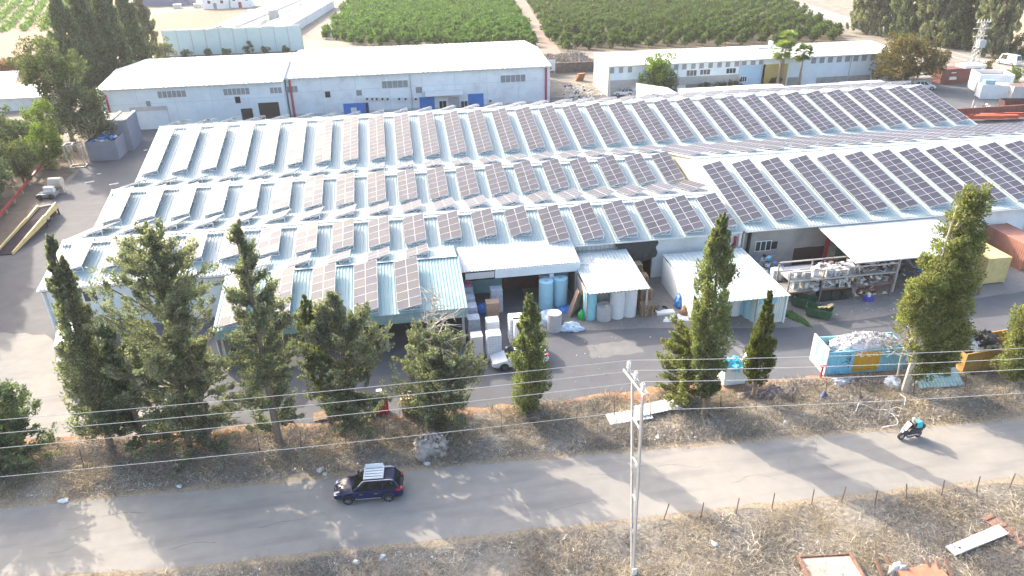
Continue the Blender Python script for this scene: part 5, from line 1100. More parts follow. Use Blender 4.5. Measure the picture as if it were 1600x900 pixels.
for i in range(6): tag(MB().hexa([(-.03,-.5+.1*i,0),(.03,-.5+.1*i,0),(.03,.5,0),(-.03,.5,0)],[(.95,-.2,2.6-.2*i),(1.0,-.2,2.6-.2*i),(1.0,.6,2.6-.2*i),(.95,.6,2.6-.2*i)]).build('leaning_board',[CARD,WOOD,GREYW][i%3],None,at(888+i*2.5,493)+Vector((0,.15*i,0))),f'{ordn(i)} tall board from the left leaning against the tin shed side','board','boards leaning on the tin shed')
# wooden pallets
def pallet_meshes():
    s=MB().box(-.6,.6,-.05,.05,0,.022).mesh('slat',WOOD); g=MB(); 
    for x in (-.52,0,.52): g.box(x-.05,x+.05,-.5,.5,0,.1)
    return s,g.mesh('bearer',WOOD)
SLT,BRR=pallet_meshes()
def pallet(label,pos,rz=0,rot=None,group='wooden pallets stacked by the tin shed',top=True):
    o=T('wooden_pallet',label,'pallet',pos,rz,group,rot); link(BRR,'bearer',o)
    for k in range(6 if top else 3): link(SLT,'slat',o,(0,-.45+k*(.18 if top else .45),.102))
    return o
STK=[('nearest pallet stack',at(1012,495)+Vector((0,.5,0)),10),('second pallet stack',at(1013,488)+Vector((0,1.3,0)),16),('third pallet stack',at(1013,480)+Vector((-.1,2.3,0)),20),('fourth pallet stack',at(1012,474)+Vector((-.3,3.4,0)),23),('rear pallet stack',at(1010,466)+Vector((-.5,4.6,0)),25)]
for nm,q,n in STK:
    for k in range(n):
        pallet(f'{ordn(k)} pallet from the bottom of the {nm} beside the tin shed',q+Vector((random.uniform(-.07,.07),random.uniform(-.06,.06),k*.127)),random.uniform(-.06,.06),top=(k==n-1))
for k in range(3): pallet(f'{ordn(k)} pallet from the bottom of the low stack at the yard edge',at(640,645)+Vector((0,.2,k*.13)),.1,None,'pallets at the yard edge',k==2)
o=T('wooden_crate','pale slatted crate standing on the low pallet stack at the yard edge','crate',at(640,645)+Vector((0,.2,.40)),.05)
for k in range(7): MB().box(-.62+k*.2,-.50+k*.2,-.5,-.46,0,1.15).build('slat',WOODP,o); MB().box(-.62+k*.2,-.50+k*.2,-.5,.5,1.152,1.18).build('slat',WOODP,o)
for x in (-.62,.56): MB().box(x,x+.06,-.456,.5,0,1.15).build('side_board',WOODP,o)
MB().box(-.56,.56,.46,.5,0,1.15).build('back_board',WOODP,o)
for k in range(2): pallet(f'{ordn(k)} pale pallet half hidden under the bushy conifers',at(502+k*8,652)+Vector((0,0,.02+k*.13)),.1,None,'pallets at the yard edge')
o=T('filling_post','red and white post like dispenser at the yard edge','dispenser',at(597,645)); MB().loft([[(-.5,-.3,0),(.5,-.3,0),(.5,.3,0),(-.5,.3,0)],[(-.28,-.2,1.0),(.28,-.2,1.0),(.28,.2,1.0),(-.28,.2,1.0)]]).build('base',RED,o); MB().cbox((-.05,0,1.6),(.42,.34,1.2)).build('column',WHITE,o); MB().cbox((.42,.1,.8),(.25,.3,1.5)).build('side_tank',RED,o); MB().cyl((.42,.1,1.55),(.42,.1,1.75),.1,n=8).build('cap',TRIM,o); MB().cbox((-.05,-.18,1.3),(.3,.03,.2)).build('panel',LBLUE,o)
heap('blue_bundle','blue tarpaulin bundle against the white shed wall','bundle',at(1064,478),.75,.6,1.5,BLUEP,61); heap('straw_heap','brown straw like heap beside the blue bundle','heap',at(1078,490),.9,.8,1.0,mat('brown_straw',(.28,.18,.10),.95,.3,6),62,0,None,26,9,.5)
o=tag(MB().box(-.9,.9,-.35,.35,0,.28).build('foam_block',WHITE,None,at(1039,490),(0,0,-.05)),'flat white foam block lying by the pallet stack','foam block'); heap('foam_scraps','spread white foam scraps on the asphalt','foam scraps',at(1058,498),1.3,.6,.22,WHITEP,63,0,None,24,6,.6)
for i,(px,py,dx) in enumerate(((1036,486,0),(1030,484,.2))):
    pass
o=T('old_tyre','black tyre lying behind the foam block','tyre',at(1037,483)); secs=[]
for i in range(14):
    a=2*math.pi*i/14; secs.append([((.3+.11*math.cos(q))*math.cos(a),(.3+.11*math.cos(q))*math.sin(a),.11+.11*math.sin(q)) for q in [k*math.pi/3 for k in range(6)]])
b=MB(); b.loft(secs+[secs[0]],caps=False); b.build('tread',RUBBER,o); MB().cyl((0,0,.02),(0,0,.05),.2,n=12).build('rim',STEEL,o)
heap('rubbish_bag','dark rubbish bag slumped beside the nearest pallet stack','bag',at(1028,486),.5,.45,.6,mat('mixed_rags',(.2,.17,.16),.9,.5,4),64)
# skip, containers, bins
def skip(label,pos,rz,L,W,H,m,cat='skip'):
    o=T('skip_container',label,cat,pos,rz); t=.06
    o_=[(-L/2,-W/2),(L/2,-W/2),(L/2,W/2),(-L/2,W/2)]; k=.82
    b=MB()
    for i in range(4):
        a,c=o_[i],o_[(i+1)%4]; ai,ci=(a[0]*.97,a[1]*.95),(c[0]*.97,c[1]*.95)
        b.hexa([(a[0]*k,a[1]*k,.1),(c[0]*k,c[1]*k,.1),(ci[0]*k,ci[1]*k,.1),(ai[0]*k,ai[1]*k,.1)],[(*a,H),(*c,H),(*ci,H),(*ai,H)])
    b.build('tub',m,o); MB().box(-L/2*.8,L/2*.8,-W/2*.8,W/2*.8,.1,.16).build('floor',RUST,o); g=MB()
    for x in (-L*.3,0,L*.3):
        for s in (-1,1): g.bar((x,s*W/2*.84,.12),(x,s*W/2*1.0,H-.05),.07)
    g.build('rib',m,o,kind='stuff'); return o
sk1=skip('front green rusty skip with pale boards lying in it',at(1280,496)+Vector((0,.2,0)),R(-38),2.5,1.3,1.05,GREEN); sk2=skip('rear green skip behind the front one, by the white shed',at(1254,482)+Vector((.3,.4,0)),R(-38),2.3,1.3,1.1,GREEN)
for k in range(3): tag(MB().cbox((0,0,0),(1.1,.3,.05),rz=.3*k).build('scrap_board',WOODP,None,at(1284+k*5,492)+Vector((0,0,0.9+.06*k))),f'{ordn(k)} pale scrap board lying in the front green skip','board')
heap('hedge_clippings','strip of green hedge clippings on the apron by the skip','clippings',at(1241,497),.45,1.7,.4,mat('clippings',(.06,.12,.03),.9,.4,6),66,.35,None,24,7,.6)
def container(label,pos,rz,L,W,H,m,mr=None,bands=None,opened=False):
    o=T('shipping_container',label,'container',pos,rz)
    def side(y,s):
        n=int(L/.28)
        if bands is None: rng_=[(0,1,m)]
        else: rng_=bands
        for f0,f1,mm in rng_:
            b=MB(); a=int(round(n*f0)); c=int(round(n*f1))
            for k in range(a,c):
                x=-L/2+L*k/n; d=L/n; b.box(x,x+d*.5,y,y+s*.05,.15,H-.1); b.box(x+d*.5,x+d,y,y+s*.015,.15,H-.1)
            b.build('side_panel',mm,o)
    side(-W/2,-1); side(W/2-.0,1)
    for x in (-L/2+.02,L/2-.08):
        b=MB(); b.box(x,x+.06,-W/2+.02,W/2-.02,.15,H-.1); b.build('end_panel',m,o)
    f=MB()
    for y in (-W/2-.06,W/2-.04):
        f.box(-L/2,L/2,y,y+.1,0,.148); f.box(-L/2,L/2,y,y+.1,H-.098,H)
    for x in (-L/2-.002,L/2-.098):
        for y in (-W/2-.065,W/2-.045): f.box(x,x+.1,y,y+.11,.15,H-.1)
    f.build('frame',m,o)
    if not opened: MB().box(-L/2+.1,L/2-.1,-W/2+.05,W/2-.05,H-.09,H-.03).build('roof',mr or m,o)
    else: MB().box(-L/2+.1,L/2-.1,-W/2+.05,W/2-.05,.1,.2).build('floor',RUST,o)
    return o
a=at(1289,586); c_=at(1420,577); L=6.9; yaw=math.atan2(c_.y-a.y,c_.x-a.x); u=Vector((math.cos(yaw),math.sin(yaw),0)); nn=Vector((-u.y,u.x,0)); H=2.25
pc=a+u*(L/2)+nn*1.25
bc=container('open light blue container with a yellow middle band and white heap',pc,yaw,L,2.4,H,LBLUE,None,((0,.34,LBLUE),(.34,.65,YELLOW),(.65,1,LBLUE)),True)
d=MB(); d.box(-L/2-.16,-L/2-.06,-1.3,1.3,.0,H+.35); dd=d.build('tailgate',mat('white_blue_gate',(.66,.74,.78),.5,.05),bc)
for y in (-.75,.35): MB().box(-L/2-.2,-L/2-.165,y,y+.28,.9,H+.1).build('gate_panel',LBLUE,dd)
INK=mat('dark_lettering',(.03,.05,.09),.6,.1)
g=MB(); x0=-L/2+L*.245
def stroke(p,q,w=.07): g.bar((x0+p[0],-1.275,p[1]),(x0+q[0],-1.275,q[1]),w,.02)
# vertical run of letters, turned a quarter, on the left blue field
for p,q in (((-.22,2.0),(.22,1.72)),((.22,1.98),(.0,1.86)),((-.22,1.6),(.22,1.6)),((.22,1.6),(.22,1.24)),((-.22,1.24),(.22,1.24)),((-.05,1.42),(.2,1.42)),((.02,1.08),(.22,1.08)),((.22,1.08),(.22,1.0)),((-.22,.82),(.22,.82)),((.22,.82),(.22,.62)),((-.4,1.15),(-.3,1.15))): stroke(p,q)
g.build('lettering',INK,bc)
g=MB(); xx=L/2-.9; g.bar((xx+.25,-1.275,1.75),(xx+.25,-1.275,1.35),.07,.02); g.bar((xx,-1.275,1.35),(xx+.25,-1.275,1.35),.07,.02); g.build('lettering',WHITE,bc)
heap('plastic_waste_heap','mound of crumpled white plastic waste filling the blue container','waste heap',pc+Vector((.25,0,1.6)),3.1,1.2,1.35,mat('dusty_white_plastic',(.78,.75,.74),.6,.10,5,stain=(.5,.46,.43),stain_amt=.4,stain_scale=3),71,yaw,None,120,34,.22)
c2a=at(1496,583); c2=container('open ochre container loaded with black and white waste',c2a+Vector((3.3,1.25,0)),R(4),6.4,2.4,2.0,mat('dull_ochre_paint',(.42,.27,.08),.7,.15,1,stain=(.3,.15,.06),stain_amt=.5),None,None,True)
heap('plastic_waste_heap','black and white rubbish heap in the ochre container','waste heap',c2a+Vector((2.2,1.25,1.3)),2.4,1.1,1.5,mat('black_white_rubbish',(.03,.03,.03),.6,.3,2,stain=(.75,.75,.75),stain_amt=1.,stain_scale=.9),72,R(4),None,40,14,.4)
heap('plastic_waste_heap','white crumpled rubbish at the left end of the ochre container','waste heap',c2a+Vector((1.5,1.1,1.5)),1.3,.9,1.0,WHITEP,74,R(4),None,36,12,.4)
tag(MB().hexa([(-1.6,-.1,0),(1.6,-.1,0),(1.6,0,0),(-1.6,0,0)],[(-1.6,.5,2.1),(1.6,.5,2.1),(1.6,.6,2.1),(-1.6,.6,2.1)]).build('metal_sheet',WHITE,None,at(1465,588)),'big white panel leaning on the ochre container','panel')
b=MB(); corr(b,-1.9,1.9,-.5,.12,.7,.75,.3,.05); tag(b.build('sheet_stack',TEALROOF,None,at(1466,601),(0,0,-.08)),'stack of pale teal ribbed sheets lying below the white panel','metal sheets')
tag(MB().loft([[(.22*math.cos(a),.22*math.sin(a),z) for a in [i*math.pi/5 for i in range(10)]] for z in (0,.55)]).build('blue_bucket',BLUE,None,at(1501,580)),'small blue bucket in front of the ochre container','bucket')
y1=container('yellow ochre container right of the store canopy',at(1560,444)+Vector((-.6,3.1,0)),R(90),6.0,2.5,3.0,CREAMY); container('second ochre container behind with its roof touching the wall',at(1572,428)+Vector((3.2,3.3,0)),R(90),6.0,2.5,3.0,mat('reddish_container',(.36,.17,.12),.7,.15,1))
heap('tarpaulin_scrap','black tarpaulin scrap lying on the yellow container roof','tarpaulin',at(1545,443)+Vector((-.4,2.2,3.0)),.8,.5,.15,BLACKC,73,.4,None,20,5,.5)
for k in range(3): pallet(f'{ordn(k)} pallet from the bottom of the low stack at the canopy post',at(1517,458)+Vector((0,0,k*.13)),.1,None,'pallets by the store canopy',k==2)
o=T('waste_bin','white metal waste container filled with blue bags','waste bin',at(1146,602)+Vector((0,.55,0))); 
for q in ((-.95,.95,-.62,-.56),(-.95,.95,.56,.62)): MB().box(q[0],q[1],q[2],q[3],.1,1.75).build('side_panel',WHITE,o)
for q in (-.95,.89): MB().box(q,q+.06,-.555,.555,.1,1.75).build('end_panel',WHITE,o)
MB().box(-.9,.9,-.55,.55,.05,.1).build('floor',WHITE,o); MB().hexa([(.955,-.6,1.7),(1.0,-.6,1.7),(1.0,.6,1.7),(.955,.6,1.7)],[(1.3,-.6,2.4),(1.34,-.6,2.4),(1.34,.6,2.4),(1.3,.6,2.4)]).build('lid',WHITE,o); MB().box(-.012,.012,-.63,-.621,.1,1.75).build('seam',STEEL,o)
for i,(dx,dy,dz,s) in enumerate(((-.5,-.2,1.4,.5),(.1,-.3,1.45,.5),(.55,-.1,1.45,.45),(-.35,.3,1.7,.5),(.3,.3,1.75,.5),(-.7,.1,1.75,.42))): heap('rubbish_bag',f'{ordn(i)} blue plastic bag heaped in the white waste container','bag',at(1146,602)+Vector((dx,.55+dy,dz)),s,s*.85,s*.9,CYANP,80+i,i,'blue bags in the waste container',18,8,.35)
tag(heap('green_bag','small green plastic bag on the ground by the steel post','bag',at(1112,615),.4,.3,.3,GREENP,88,0,None,14,6,.5),'small green plastic bag on the ground by the steel post','bag')
o=T('red_jack_post','short red steel stand at the tailgate of the blue container','stand',at(1282,590)); MB().box(-.06,.06,-.06,.06,0,1.1).build('post',RED,o); MB().box(-.25,.3,-.1,.1,1.1,1.2).build('head',RED,o)
tag(MB().hexa([(-.4,-.2,0),(.4,-.2,0),(.4,.2,0),(-.4,.2,0)],[(-.05,0,.6),(.05,0,.6),(.05,.05,.6),(-.05,.05,.6)]).build('blue_scrap',mat('faded_navy',(.10,.12,.25),.7,.2),None,at(1287,621)),'small faded blue pyramid of scrap on the sandy verge','scrap')
# scrap store rack with appliances
rk=T('storage_rack','long steel rack of scrap with rusty beams in front of the grey wall','rack',(36.6,57.4,0))
XS=[0,3.6,7.4,11.4]
for x in XS:
    for y in (0,2.2): MB().box(x-.06,x+.06,y-.06,y+.06,0,3.7 if y==0 else 3.5).build('upright',mat('grey_rack_steel',(.24,.22,.21),.7,.2),rk)
for z,m in ((1.35,RUST),(2.6,STEEL),(3.6,STEEL)):
    MB().box(0,11.4,-.11,-.062,z,z+.13).build('beam',m,rk); MB().box(0,11.4,2.262,2.31,z,z+.13).build('beam',m,rk)
for z in (1.36,2.61): MB().box(.1,11.3,.07,2.13,z,z+.06).build('shelf',GREYW,rk)
k=0
for z,xs in ((2.67,[.4,1.25,2.1,3.1,4.4,5.2,6.2,6.95]),(1.42,[1.2,2.2,3.2,4.3,5.1,5.9,6.6,8.4])):
    for x in xs:
        o=T('scrap_appliance',f'{ordn(k%8)} old white appliance from the left on the {"upper" if z>2 else "lower"} rack shelf','appliance',(36.6+x,57.75+random.uniform(0,.5),z),random.uniform(-.2,.2),'old appliances on the rack'); w_,h=random.uniform(.55,.75),random.uniform(.55,.9)
        MB().box(-w_/2,w_/2,-.3,.3,0,h).build('case',WHITE if random.random()<.7 else STEEL,o); MB().box(-w_/2+.1,w_/2-.1,-.312,-.302,.08,h-.2).build('door',LOUVRE if k%3 else WHITE,o); MB().box(-w_/2+.05,w_/2-.05,-.312,-.302,h-.14,h-.05).build('control_panel',LOUVRE,o); k+=1
def tangle(name,label,pos,dx,dy,dz,n,ms,seed,cat='scrap'):
    r=random.Random(seed); b=MB()
    for i in range(n):
        p=Vector((r.uniform(-dx,dx),r.uniform(-dy,dy),r.uniform(0,dz))); q=p+Vector((r.uniform(-.7,.7),r.uniform(-.5,.5),r.uniform(-.4,.4))); q.z=max(.02,q.z)
        if r.random()<.6: b.bar(p,q,r.uniform(.02,.06),m=r.randrange(len(ms)))
        else: b.cbox(p,(r.uniform(.15,.55),r.uniform(.15,.5),r.uniform(.05,.35)),r.randrange(len(ms)),M=Euler((r.uniform(-.5,.5),r.uniform(-.5,.5),r.uniform(0,3))).to_matrix())
    return tag(b.build(name,ms,None,pos),label,cat,kind='stuff')
MS=[STEEL,WHITE,GREYW,LOUVRE,RUST,TRIM,WHITEP]
tangle('scrap_pile','tangled grey scrap on the upper rack shelf',(44,58.4,2.67),3.6,.9,1.0,240,MS,1); tangle('scrap_pile','tangled grey scrap on the lower rack shelf',(43.2,58.3,1.42),4.6,.9,.9,260,MS,2); tangle('scrap_pile','scrap piled under the rack on the ground',(42,58.6,0),5,.9,.9,130,MS,3)
tangle('scrap_pile','bluish scrap heaped against the grey wall behind the white shed',(37.2,62.8,0),1.7,1.9,2.3,170,[STEEL,LBLUE,WHITEP,GREYW,BLUEP,TRIM],4); tangle('scrap_pile','dark machinery scrap under the store canopy',(49.6,60.5,0),5.,2.2,2.2,190,[TRIM,GREYW,LOUVRE,STEEL,BLUE,RUST],5)
o=T('steel_cabinet','low grey steel cabinet before the brown steel door','cabinet',(39.8,61.3,0)); MB().box(-1.7,1.7,-.5,.5,1.9,2.0).build('top',STEEL,o)
for x in (-1.65,-.5,1.55): MB().box(x,x+.1,-.45,.45,0,1.9).build('leg',GREYW,o)
MB().box(-1.5,1.5,-.42,.42,.3,1.6).build('body',LOUVRE,o)
wrapped('white and blue wrapped appliance box behind the white shed',(37.0,60.6,1.2),1.0,.8,1.3,WHITE); 
for i,x in enumerate((40.9,42.0,43.1)): tag(MB().box(-.5,.5,-.5,.5,0,1.15).build('dark_bin',mat('black_green_plastic',(.02,.03,.028),.7,.2),None,(x,57.9,0)),f'{ordn(i)} dark plastic bin from the left under the rack','bin','dark bins under the rack')
o=T('blue_crate','small blue crate with a white top on the apron by the rack','crate',at(1356,470)); MB().box(-.45,.45,-.3,.3,0,.5).build('crate',mat('violet_blue_plastic',(.08,.08,.42),.5,.1),o); MB().cyl((0,0,.5),(0,0,.85),.16,n=8).build('jar',WHITE,o)
# sheets and debris on the verges
b=MB(); corr(b,-1.9,1.6,-.75,.20,.5,.28,.32,.04); tag(b.build('metal_sheet',ROOFW,None,at(985,652),(0,.0,.05)),'front white ribbed metal sheet lying on the verge behind the pole','metal sheet'); b=MB(); corr(b,-1.9,1.9,-.6,.30,.6,.4,.32,.04); tag(b.build('metal_sheet',ROOFW,None,at(1028,641),(0,.03,.17)),'rear white ribbed metal sheet overlapping on the verge behind the pole','metal sheet')
heap('rubble_heap','grey heap of dead branches and rubble on the verge above the navy car','rubble',at(672,705),1.1,.9,1.3,mat('pale_rubble',(.36,.32,.28),.95,.35,4),91,0,None,30,10,.55)
tangle('branch_pile','pale broken branches over the grey rubble heap',at(672,705),1.1,.8,1.2,50,[BARKG],6,'branches')
def strip(label,pts,w=.045):
    b=MB(); P=[at(*p)+Vector((0,0,.28+.06*math.sin(i*2))) for i,p in enumerate(pts)]
    for a,c in zip(P,P[1:]): b.bar(a,c,w,.03)
    tag(b.build('plastic_strip',WHITEP),label,'plastic strip')
strip('long looping white plastic strip on the verge near the scooter',((1336,647),(1340,636),(1350,636),(1365,644),(1385,646),(1400,640),(1410,643))); strip('white strip trailing down the verge to the road edge',((1386,648),(1394,653),(1402,662),(1400,668),(1388,671),(1376,672))); strip('short white strip hanging in the brush above the scooter',((1405,620),(1413,627),(1412,637)))
heap('plastic_scrap','white plastic scrap tangled in the strips on the verge','plastic scrap',at(1390,645),.5,.3,.2,WHITEP,92,0,None,18,5,.6); heap('plastic_scrap','broken white plastic at the foot of the lumpy cypress','plastic scrap',at(1395,600),.7,.6,.6,WHITEP,93,0,None,18,6,.6); heap('plastic_film','grey blue plastic film spread below the blue container','plastic film',at(1315,597),1.2,.5,.25,WRAPG,94,0,None,22,6,.6); heap('rubbish_heap','dark rubbish heap on the verge below the blue container','rubbish',at(1355,597),1.8,.6,.4,mat('dirty_rubbish',(.18,.14,.12),.95,.5,4,stain=(.6,.6,.6),stain_amt=.6,stain_scale=4),95,0,None,30,7,.6); heap('soil_heap','dark rubbish and soil heap under the pointed cypress','soil heap',at(1205,615),2.4,.7,.45,mat('dirty_rubbish',(1,1,1)),96,0,None,30,7,.6)
# lower right scrap
o=T('white_door_leaf','long white board lying on the grass at the lower right','board',at(1524,849),R(12)); MB().hexa([(-2.2,-.35,.18),(2.2,-.42,.3),(2.25,.32,.34),(-2.2,.35,.22)],[(-2.2,-.35,.26),(2.2,-.42,.38),(2.25,.32,.42),(-2.2,.35,.30)]).build('board',mat('weathered_white_board',(.60,.58,.56),.7,.08,2),o); MB().cbox((-1.5,-.05,.28),(.1,.1,.06)).build('hole_patch',TRIM,o)
o=T('rusty_sheet','brown rusty ribbed panel lying under the white board','panel',at(1574,833),R(14)); MB().box(-.45,.45,-1.45,1.45,.1,.16).build('plate',mat('brown_panel',(.30,.17,.13),.8,.15,2),o)
for y in (-1.2,-.4,.4,1.2): MB().box(-.45,.45,y-.05,y+.05,.162,.22).build('rib',RUST,o)
o=T('rusty_skip','rusty open steel box with pale floor at the bottom edge','steel box',at(1297,893),R(-6)); b=MB()
MB().box(-1.55,1.55,-1.0,.9,.15,.22).build('floor',mat('pale_dusty_floor',(.52,.40,.32),.9,.12,1.5),o)
for q in ((-1.65,-1.56,-1.0,1.0),(1.56,1.65,-1.0,1.0)): MB().box(q[0],q[1],q[2],q[3],0,.45).build('side',RUST,o)
MB().box(-1.55,1.55,.94,1.0,0,.3).build('back',RUST,o); MB().bar((-.6,-.6,.3),(.1,-.9,.35),.09).build('loose_bar',STEEL,o)
for i,(px,py,a,l) in enumerate(((1372,893,80,1.0),(1392,890,95,1.3),(1450,893,75,1.2),(1465,895,70,1.3),(1480,893,78,1.1))): tag(MB().cbox((0,0,.3),(l,.14,.14),M=Euler((0,-.3,R(a))).to_matrix()).build('rusty_beam',RUST,None,at(px,py)),f'{ordn(i)} rusty steel beam from the left at the bottom edge','beam','rusty beams at the bottom edge')
tag(MB().box(-1.3,1.3,-.5,.5,.1,.35).build('rusty_sheet',mat('orange_rust_plate',(.42,.20,.12),.85,.2,2),None,at(1440,902),(.05,0,.05)),'flat orange brown steel plate at the bottom edge','steel plate'); heap('rag_heap','pale crumpled sheet among the rusty beams at the bottom edge','rag',at(1402,892),.6,.4,.5,mat('pale_rags',(.55,.5,.46),.9,.2,4),97,0,None,16,6,.6)
# ------------------------------------------------------------------ left yard
rp=T('loading_ramp','yellow sided loading ramp with a dark steel deck at the left edge','loading ramp',(0,0,0))
A0,A1,B0,B1=at(-8,400),at(20,398),at(60,325,1.3),at(88,320,1.3)
M0,M1=at(42,345,1.3),at(70,341,1.3)
b=MB(); b.hexa([A0,A1,M1+Vector((0,0,-.2)),M0+Vector((0,0,-.2))],[A0+Vector((0,0,.12)),A1+Vector((0,0,.12)),M1,M0]); b.hexa([M0-Vector((0,0,.2)),M1-Vector((0,0,.2)),B1-Vector((0,0,.2)),B0-Vector((0,0,.2))],[M0,M1,B1,B0]); b.build('deck',mat('dark_deck_steel',(.05,.04,.05),.95,.2,2,spec=.1),rp)
for p,q,r_ in ((A0,M0,B0),(A1,M1,B1)):
    b=MB(); 
    for s,e in ((p,q),(q,r_)): 
        d=Vector((.09,0,0)); lo=.0
        b.hexa([s-d+Vector((0,0,-.25 if s!=p else 0)),s+d+Vector((0,0,-.25 if s!=p else 0)),e+d-Vector((0,0,.45)),e-d-Vector((0,0,.45))],[s-d+Vector((0,0,.3)),s+d+Vector((0,0,.3)),e+d+Vector((0,0,.42)),e-d+Vector((0,0,.42))])
    b.build('side_beam',CREAMY,rp)
MB().bar(B0+Vector((0,.1,-.1)),B1+Vector((0,.1,-.1)),.3,.5).build('end_beam',CONC,rp)
for q in (M0,M1,B0,B1): MB().box(q.x-.08,q.x+.08,q.y-.08,q.y+.08,0,q.z-.2).build('leg',TRIM,rp)
o=T('rusty_drum','rusty brown cylinder leaning by the ramp top','drum',at(79,335)); MB().cyl((-.9,0,.55),(.7,.25,.55),.5,n=16).build('drum',RUST,o); MB().cyl((.7,.25,.55),(.73,.255,.55),.4,n=14).build('end_cap',mat('pale_rust',(.5,.3,.22),.8,.1),o)
o=T('small_engine','grey machine on small wheels under the ramp top','machine',at(72,347)); MB().box(-.5,.5,-.3,.3,.35,.9).build('body',STEEL,o); 
for x in (-.35,.35): MB().cyl((x,-.33,.2),(x,.33,.2),.2,n=10).build('wheel',RUBBER,o)
o=T('cable_loader','grey wheeled loader machine with a cream drum behind the ramp','machine',at(78,308)); MB().box(-1.3,1.1,-1.0,.9,.3,.7).build('chassis',LOUVRE,o); MB().box(-.5,.8,-.2,.6,.7,1.5).build('engine_box',WHITEP,o); MB().cyl((-.2,1.6,1.6),(1.5,1.6,1.6),.75,n=16).build('drum',CREAM,o); MB().box(-.1,1.4,1.4,1.8,.0,1.0).build('drum_stand',STEEL,o); MB().bar((-.8,-.9,.9),(.7,-.7,1.2),.14).build('boom',WHITE,o)
for x in (-.9,.7):
    for y in (-1.05,.95): MB().cyl((x,y-.12,.38),(x,y+.12,.38),.38,n=12).build('wheel',RUBBER,o)
o=T('goalpost_frame','tall open white steel frame standing at the yard edge','frame',at(121,262)+Vector((0,.6,0)),R(6))
for x in (-1.15,1.15):
    for y in (-.8,.8): MB().bar((x,y,0),(x,y,3.7),.14).build('upright',STEEL,o)
for z in (.1,3.7):
    for y in (-.8,.8): MB().bar((-1.22,y,z),(1.22,y,z),.14).build('rail',STEEL,o)
    for x in (-1.15,1.15): MB().bar((x,-.72,z+.002),(x,.72,z+.002),.13).build('rail',STEEL,o)
MB().bar((0,-.72,3.7),(0,.72,3.7),.12).build('rail',STEEL,o); MB().bar((-.2,-.8,.1),(-.25,-.8,3.6),.07).build('hose',GREYW,o)
GB=mat('blue_grey_container',(.20,.23,.29),.7,.08,1)
a=at(147,252); o=T('open_bin','long blue grey open bin filled with red and blue packs','bin',(a.x+1.6,a.y+2.5,0),R(2))
for q in ((-2.3,2.3,-2.5,-2.4),(-2.3,2.3,2.4,2.5)): MB().box(q[0],q[1],q[2],q[3],0,3.2).build('wall',GB,o)
for q in (-2.3,2.2): MB().box(q,q+.1,-2.395,2.395,0,3.2).build('wall',GB,o)
MB().box(-2.2,2.2,-2.39,2.39,2.0,2.1).build('false_floor',DARK,o)
PK=['front left','front middle','front right','near left','near middle','near right','middle left','central','middle right','far left','far middle','far right','rear left','rear middle','rear right','topmost']
for i in range(16): tag(MB().cbox((0,0,.2),(random.uniform(.6,1.2),random.uniform(.5,.9),random.uniform(.3,.6)),M=Euler((random.uniform(-.3,.3),random.uniform(-.3,.3),random.uniform(0,3))).to_matrix()).build('goods_pack',[BLUE,WHITE,RED,WHITEP][(i*7)%4],None,(a.x+.5+(i%3)*1.1+random.uniform(-.2,.2),a.y+.7+(i//3)*.9,2.35+random.uniform(0,.7)+(.5 if i==15 else 0))),f'{PK[i]} {["blue","white","red","pale"][(i*7)%4]} pack heaped in the blue grey open bin','pack','packs heaped in the open bin')
o=T('grey_enclosure','tall blue grey box enclosure with three white roof bars beside the warehouse','enclosure',(a.x+2.1,a.y+8.4,0),R(2)); MB().box(-2.5,2.5,-3.2,3.2,0,5.2).build('wall',GB,o)
MB().box(-2.3,2.3,-3.0,3.0,5.2,5.25).build('roof',mat('dark_mesh_roof',(.12,.12,.13),.8,.1),o)
for x in (-2.4,0,2.3): MB().box(x-.22,x+.22,-3.2,3.2,5.252,5.42).build('roof_bar',ROOFW,o)
o=T('sawhorse_frame','pale steel trestle leaning in front of the grey enclosure','trestle',at(192,230)); 
for x in (-.7,.7):
    for y in (-.4,.4): MB().bar((x*1.2,y*1.6,0),(x*.6,0,2.8),.12).build('leg',CREAM,o)
MB().bar((-.6,0,2.8),(.6,0,2.8),.3,.5).build('top',CREAM,o)
b=MB(); rb=[at(-10,360),at(72,259)]; 
o=T('red_barrier','long red beam on low supports at the left yard edge','barrier',(0,0,0)); MB().bar(rb[0]+Vector((0,0,.8)),rb[1]+Vector((0,0,.8)),.28).build('beam',RED,o)
for k in range(7): q=rb[0]+(rb[1]-rb[0])*(k+.5)/7; MB().box(q.x-.12,q.x+.12,q.y-.12,q.y+.12,0,.68).build('support',CONC,o)
sheet('kerb_soil',[tuple(at(*p)[:2]) for p in ((-40,400),(0,392),(60,320),(135,252),(150,225),(120,215),(-40,300))],.022,mat('brown_soil',(.16,.12,.09),.95,.25,.4))  # brown soil with random tone
for i,(px,py,lab) in enumerate(((140,285,'pale board lying on the asphalt at the left yard edge'),(155,272,'white scrap on the asphalt near the steel frame'),(178,288,'broken pale slab on the asphalt beside the roof corner'),(228,235,'white scrap before the trestle'))): tag(MB().cbox((0,0,.05),(1.3 if i in (0,2) else .6,.4,.08),rz=.5).build('ground_scrap',ROOFW,None,at(px,py)),lab,'scrap')
